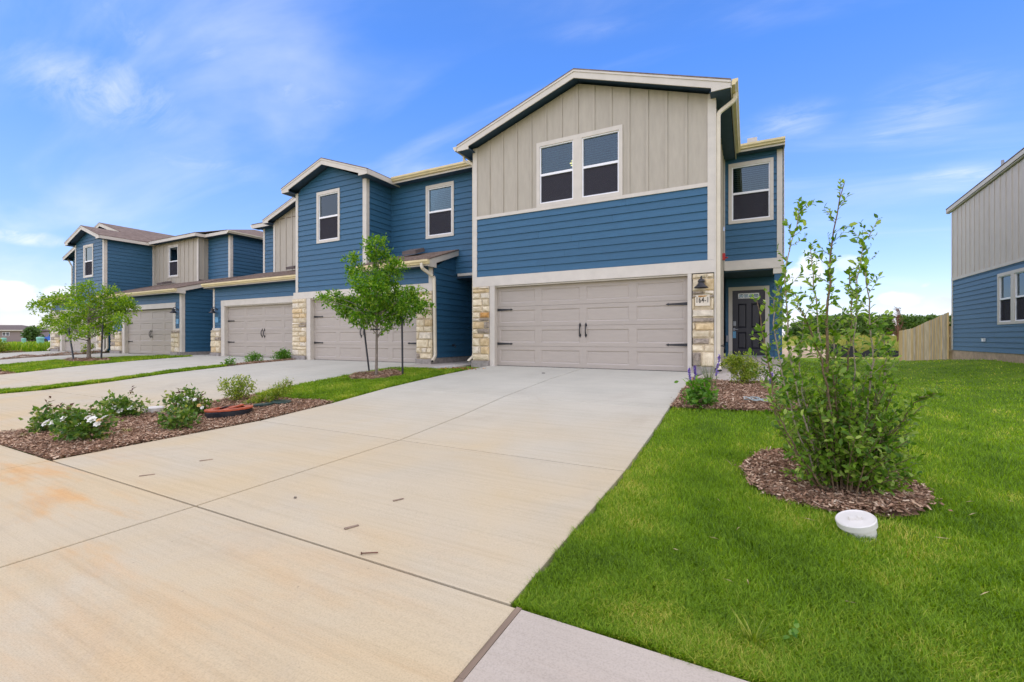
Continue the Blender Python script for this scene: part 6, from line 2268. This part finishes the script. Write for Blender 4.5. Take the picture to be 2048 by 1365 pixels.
WB = 'thin wood scraps on the driveway'
bit(-2.25, 2.06, .09, .022, 1.15, 'wood_scrap', 'wood_strip', 'wood scrap on the driveway nearest the rusty nail', 'wood scrap', .006, WB)
bit(-2.30, 2.55, .08, .018, 1.1, 'wood_scrap', 'wood_strip', 'pale wood scrap in the middle of the right driveway half', 'wood scrap', .006, WB)
bit(-4.71, 2.0, .11, .014, 1.0, 'wood_scrap', 'wood_strip', 'thin wood scrap nearest the rust-stained corner of the driveway', 'wood scrap', .006, WB)
bit(-4.73, 2.5, .11, .014, 1.05, 'wood_scrap', 'wood_strip', 'thin wood scrap farther from the street on the left driveway half', 'wood scrap', .006, WB)
nl = MB().tube([(-1.925, 1.835, -.476), (-1.85, 1.885, -.476)], .0034, 6)
nl.tube([(-1.928, 1.833, -.476), (-1.925, 1.835, -.476)], .008, 8)
tag(nl.build('nail', 'rust'), 'rusty nail lying near the driveway joint', 'nail')
bit(-4.07, 9.24, .07, .04, .3, 'pebble', 'black_plastic', 'dark scrap on the driveway close to the garage door', 'debris', .012)
bit(-3.03, 2.23, .016, .013, .3, 'pebble', 'bark', 'small brown pebble on the left of the right driveway half', 'pebble', .011)
lv = Leaves()
n = 60
x, y = rng.uniform(-.4, 3.2, n), rng.uniform(2.0, 5.0, n)
lv.add(np.stack([x, y, gz(x, y) + rng.uniform(.0, .03, n)], 1), rdir(n) * np.array([1, 1, .2]), rdir(n, 1.5), rng.uniform(.04, .11, n), .004)
o = lv.build('straw', 'stone_tan', None)
tag(o, 'dry straw clippings scattered on the lawn', 'straw')

# ------------------------------------------------------------------ far right: silt fence, dirt, trees
sf = thing('silt_fence', (9, 47.5, -.8), 'low sagging black silt fence at the end of the lawn', 'fence')
b = MB()
pts = []
for k in range(28):
    f = k / 27
    x = 6.0 + 8.5 * f
    y = 45.9 + 4.6 * f
    top = .62 + .18 * math.sin(f * 16) + .10 * math.sin(f * 39)
    pts.append((x, y, g1(x, y) - .05, g1(x, y) + max(.2, top) + (.25 if f < .25 else 0)))
i0 = b.pts([(x, y, z0) for x, y, z0, z1 in pts] + [(x, y + .03, z1) for x, y, z0, z1 in pts] + [(x + .02, y + .12, z0) for x, y, z0, z1 in pts])
n = len(pts)
for k in range(n - 1):
    b.f.append([i0 + k, i0 + k + 1, i0 + n + k + 1, i0 + n + k])
    b.f.append([i0 + n + k, i0 + n + k + 1, i0 + 2 * n + k + 1, i0 + 2 * n + k])
b.build('cloth', 'silt_cloth', sf)
for x, y in ((10.48, 48.35), (7.4, 46.7), (13.4, 49.9)):
    MB().tube([(x, y, g1(x, y) - .1), (x, y, g1(x, y) + 1.35)], .035, 6).build('post', 'black_metal', sf)
# heap of bare soil
n1, n2 = 26, 14
A = np.linspace(0, 2 * math.pi, n1, endpoint=False)
V, F_ = [], []
for j in range(n2):
    rr = j / (n2 - 1)
    for k, a in enumerate(A):
        x, y = 4.0 + 2.6 * rr * math.cos(a) + .2 * math.sin(a * 5), 45.2 + 1.5 * rr * math.sin(a)
        V.append((x, y, g1(x, y) - .1 + .95 * (1 - rr * rr) * (1 + .18 * math.sin(a * 3 + j)) + .06 * rnd.uniform(-1, 1)))
for j in range(n2 - 1):
    for k in range(n1):
        k2 = (k + 1) % n1
        F_ += [[j * n1 + k, (j + 1) * n1 + k, (j + 1) * n1 + k2, j * n1 + k2]]
o = np_mesh('soil_heap', np.array(V), np.array(F_), 'bare_dirt', smooth=True)
tag(o, 'low heap of bare soil beyond the lawn, left of the silt fence', 'soil heap')


def far_tree(x, y, h, w, leaf, label, cat='tree', n=2600, group='trees on the far side of the meadow', L=.55):
    z = g1(x, y)
    t = thing('tree', (x, y, z), label, cat, group)
    MB().tube([(x, y, z - .3), (x + .1, y, z + h * .4), (x + .2, y, z + h * .75)], [.22, .16, .05], 7).build('trunk', 'bark', t, True)
    bl = []
    for k in range(15):
        a = rng.uniform(0, 2 * math.pi)
        rr = w * .5 * rng.uniform(.15, .8)
        zz = h * rng.uniform(.06, .82)
        k_ = 1 - abs(zz / h - .45) * .9
        bl.append((x + rr * math.cos(a) * k_, y + rr * math.sin(a) * k_, z + zz, w * rng.uniform(.16, .27)))
    bl.append((x, y, z + h * .80, w * .2))
    lv = Leaves()
    tot = sum(b_[3] ** 2 for b_ in bl)
    for bx, by, bz, br in bl:
        k = int(n * br ** 2 / tot)
        d = rdir(k)
        P = np.array([bx, by, bz]) + d * br * (.55 + .55 * rng.random((k, 1))) * np.array([1, 1, .8])
        s_ = rng.uniform(.5, 1.2, k)
        lv.add(P, unit(d * .6 + rdir(k)), unit(d + rdir(k, .6) * .7), L * s_, L * .7 * s_)
    lv.build('crown', leaf, t)
    return t


kinds = ['rounded dark tree', 'bushy mid green tree', 'broad low green tree', 'uneven dark green tree']
for k in range(17):
    px = 1592 + k * 21 + rnd.uniform(-6, 6)
    d_ = rnd.uniform(104, 128)
    u_ = (px - 1024) / 895
    x, y = d_ * (-.4664 + u_ * .8846), d_ * (.8846 + u_ * .4664)
    hh = (26 + (16 if k > 1 else 4) + rnd.uniform(-4, 4)) * d_ / 895 * 1.15
    far_tree(x, y, hh, rnd.uniform(4.8, 6.6), 'leaf_far' if k % 3 else 'leaf_far_dark', kinds[k % 4] + ', %s from the left in the far tree line' % ['first', 'second', 'third', 'fourth', 'fifth', 'sixth', 'seventh', 'eighth', 'ninth', 'tenth', 'eleventh', 'twelfth', 'thirteenth', 'fourteenth', 'fifteenth', 'sixteenth', 'seventeenth'][k])
# bare reddish tree standing in the meadow
x, y = 17.74, 77.18
z = g1(x, y)
rt = thing('tree', (x, y, z), 'half-bare reddish tree standing alone before the far tree line', 'tree')
b = MB().tube([(x, y, z - .2), (x + .05, y, z + 2.4), (x - .1, y, z + 5.2)], [.11, .07, .015], 7)
lv = Leaves()
for k in range(46):
    f = rng.uniform(.2, .97)
    a = rng.uniform(0, 2 * math.pi)
    ln = (1.5 * (1 - f) + .35) * rng.uniform(.6, 1.1)
    p0 = np.array([x, y, z + 5.2 * f])
    p1 = p0 + np.array([math.cos(a) * ln * .7, math.sin(a) * ln * .7, ln * .75])
    b.tube([tuple(p0), tuple(p1)], [.022, .008], 4)
    n = 16
    P = p0 + (p1 - p0) * rng.uniform(.3, 1, (n, 1)) + rng.normal(size=(n, 3)) * .08
    lv.add(P, rdir(n), rdir(n), .14, .07)
b.build('trunk', 'rusty_twig', rt, True)
lv.build('crown', 'leaf_rust', rt)

# ------------------------------------------------------------------ far left: houses, vehicle, green service boxes
fh = thing('house', (-296, 72, -1), 'brown two-storey house far beyond the field at the left edge', 'house')
Tf = lambda a, d, z: (-285 - a * .885 + d * -.466 * -1 * .466, 76 - a * .466 - d * .885, z)
Tf = lambda a, d, z: (-285 - a * .885 + d * .466, 76 - a * .466 - d * .885, z)
wl = MB(Tf).box(0, 26, -11, 0, -1.6, 4.4).build('wall', 'brown_siding', fh)
for a0_, a1_ in ((1.6, 2.8), (8.2, 9.5), (9.8, 11.1), (16, 17.3), (20, 21.3)):
    w_ = MB(Tf).box(a0_ - .15, a1_ + .15, .0, .06, 1.75, 3.45).build('window', 'white_vinyl', fh)
    MB(Tf).box(a0_, a1_, .061, .09, 1.9, 2.55).box(a0_, a1_, .061, .09, 2.65, 3.3).build('pane', 'screen', w_)
rb = MB(Tf)
i = rb.pts([(-.9, .9, 4.25), (27, .9, 4.25), (27, -11.9, 4.25), (-.9, -11.9, 4.25), (8.5, -5.4, 6.8), (19, -5.4, 6.8)])
rb.f += [[i, i + 1, i + 5, i + 4], [i + 1, i + 2, i + 5], [i + 2, i + 3, i + 4, i + 5], [i + 3, i, i + 4], [i + 3, i + 2, i + 1, i]]
rb.build('roof', 'brown_roof', fh)
MB(Tf).box(-.9, 27, .92, 1.0, 4.05, 4.45).build('fascia', 'trim_paint', fh)
ff = thing('fence', (-290, 70, -1), 'low red-brown board fence before the far brown house', 'fence')
for k in range(44):
    MB(Tf).box(4 + k * .5, 4.47 + k * .5, 6, 6.1, -1.6, .25 + .05 * (k % 3)).build('board', 'red_fence', ff)
h2 = thing('house', (-265, 75, -.5), 'low grey bungalow roof far off beside the blue vehicle', 'house')
Tg = lambda a, d, z: (-258 - a * .885 + d * .466, 78 - a * .466 - d * .885, z)
MB(Tg).box(-8, 12, -8, 0, -1.5, 1.2).build('wall', 'brown_siding', h2)
MB(Tg).box(1.5, 6.2, .01, .1, -1.4, .7).build('garage_door', 'white_vinyl', h2)
MB(Tg).box(8, 9, .01, .1, -1.4, .7).build('window', 'screen', h2)
b = MB(Tg)
i = b.pts([(-9, .8, 1.1), (13, .8, 1.1), (13, -8.8, 1.1), (-9, -8.8, 1.1), (-5, -4, 3.4), (9, -4, 3.4)])
b.f += [[i, i + 1, i + 5, i + 4], [i + 1, i + 2, i + 5], [i + 2, i + 3, i + 4, i + 5], [i + 3, i, i + 4], [i + 3, i + 2, i + 1, i]]
b.build('roof', 'brown_roof', h2)
MB(Tg).box(-9, 13, .82, .9, .9, 1.2).build('fascia', 'trim_paint', h2)
vx = thing('truck', (-150.5, 44.5, -.4), 'bright blue truck parked beyond the field, partly behind the farthest garage', 'truck')
Tv = lambda a, d, z: (-149.4 - a * .885 + d * .466, 45 - a * .466 - d * .885, z - .3)
MB(Tv).prism([(0, .5), (2.6, .5), (2.6, 1.15), (2.2, 1.3), (1.3, 1.42), (.9, 2.3), (0, 2.35)], -1.0, 1.0).build('cab', 'vehicle_blue', vx)
MB(Tv).box(-4.2, -.05, -1.05, 1.05, .65, 2.25).build('cargo_box', 'vehicle_blue', vx)
MB(Tv).prism([(.15, 1.5), (1.12, 1.5), (.82, 2.15), (.15, 2.15)], 1.002, 1.02).build('window', 'screen', vx)
for a in (1.9, -1.2, -3.2):
    for d in (-.95, .95):
        i_ = MB(Tv)
        n = 16
        P0 = [(a + .48 * math.cos(2 * math.pi * k / n), d - .12, .48 + .48 * math.sin(2 * math.pi * k / n)) for k in range(n)]
        P1 = [(p[0], p[1] + .24, p[2]) for p in P0]
        j = i_.pts(P0 + P1)
        i_.f += [[j + k, j + (k + 1) % n, j + n + (k + 1) % n, j + n + k] for k in range(n)] + [[j + k for k in range(n)], [j + n + k for k in range(n)]]
        i_.build('wheel', 'black_plastic', vx)
far_tree(-212, 57.5, 5.5, 6.0, 'leaf_far_dark', 'round dark green tree beside the far brown house', n=900, group=None, L=.9)
for (x, y, w, h), lb in (((-88.3, 21.3, .5, 1.0), 'leftmost pale green service box in the field'), ((-88.8, 23.3, .45, .95), 'middle pale green service box, farther back in the field'), ((-63, 17.7, .55, 1.0), 'pale green service box nearest the farthest garage')):
    z = g1(x, y)
    t = thing('service_box', (x, y, z), lb, 'utility box', 'pale green service boxes')
    MB().lathe([(w * .5, 0), (w * .5, h * .78)], (x, y, z), 14).build('body', 'pale_green_plastic', t)
    MB().lathe([(w * .56, h * .79), (w * .56, h * .9), (w * .46, h), (w * .1, h * 1.02)], (x, y, z), 14).build('lid', 'pale_green_plastic', t)
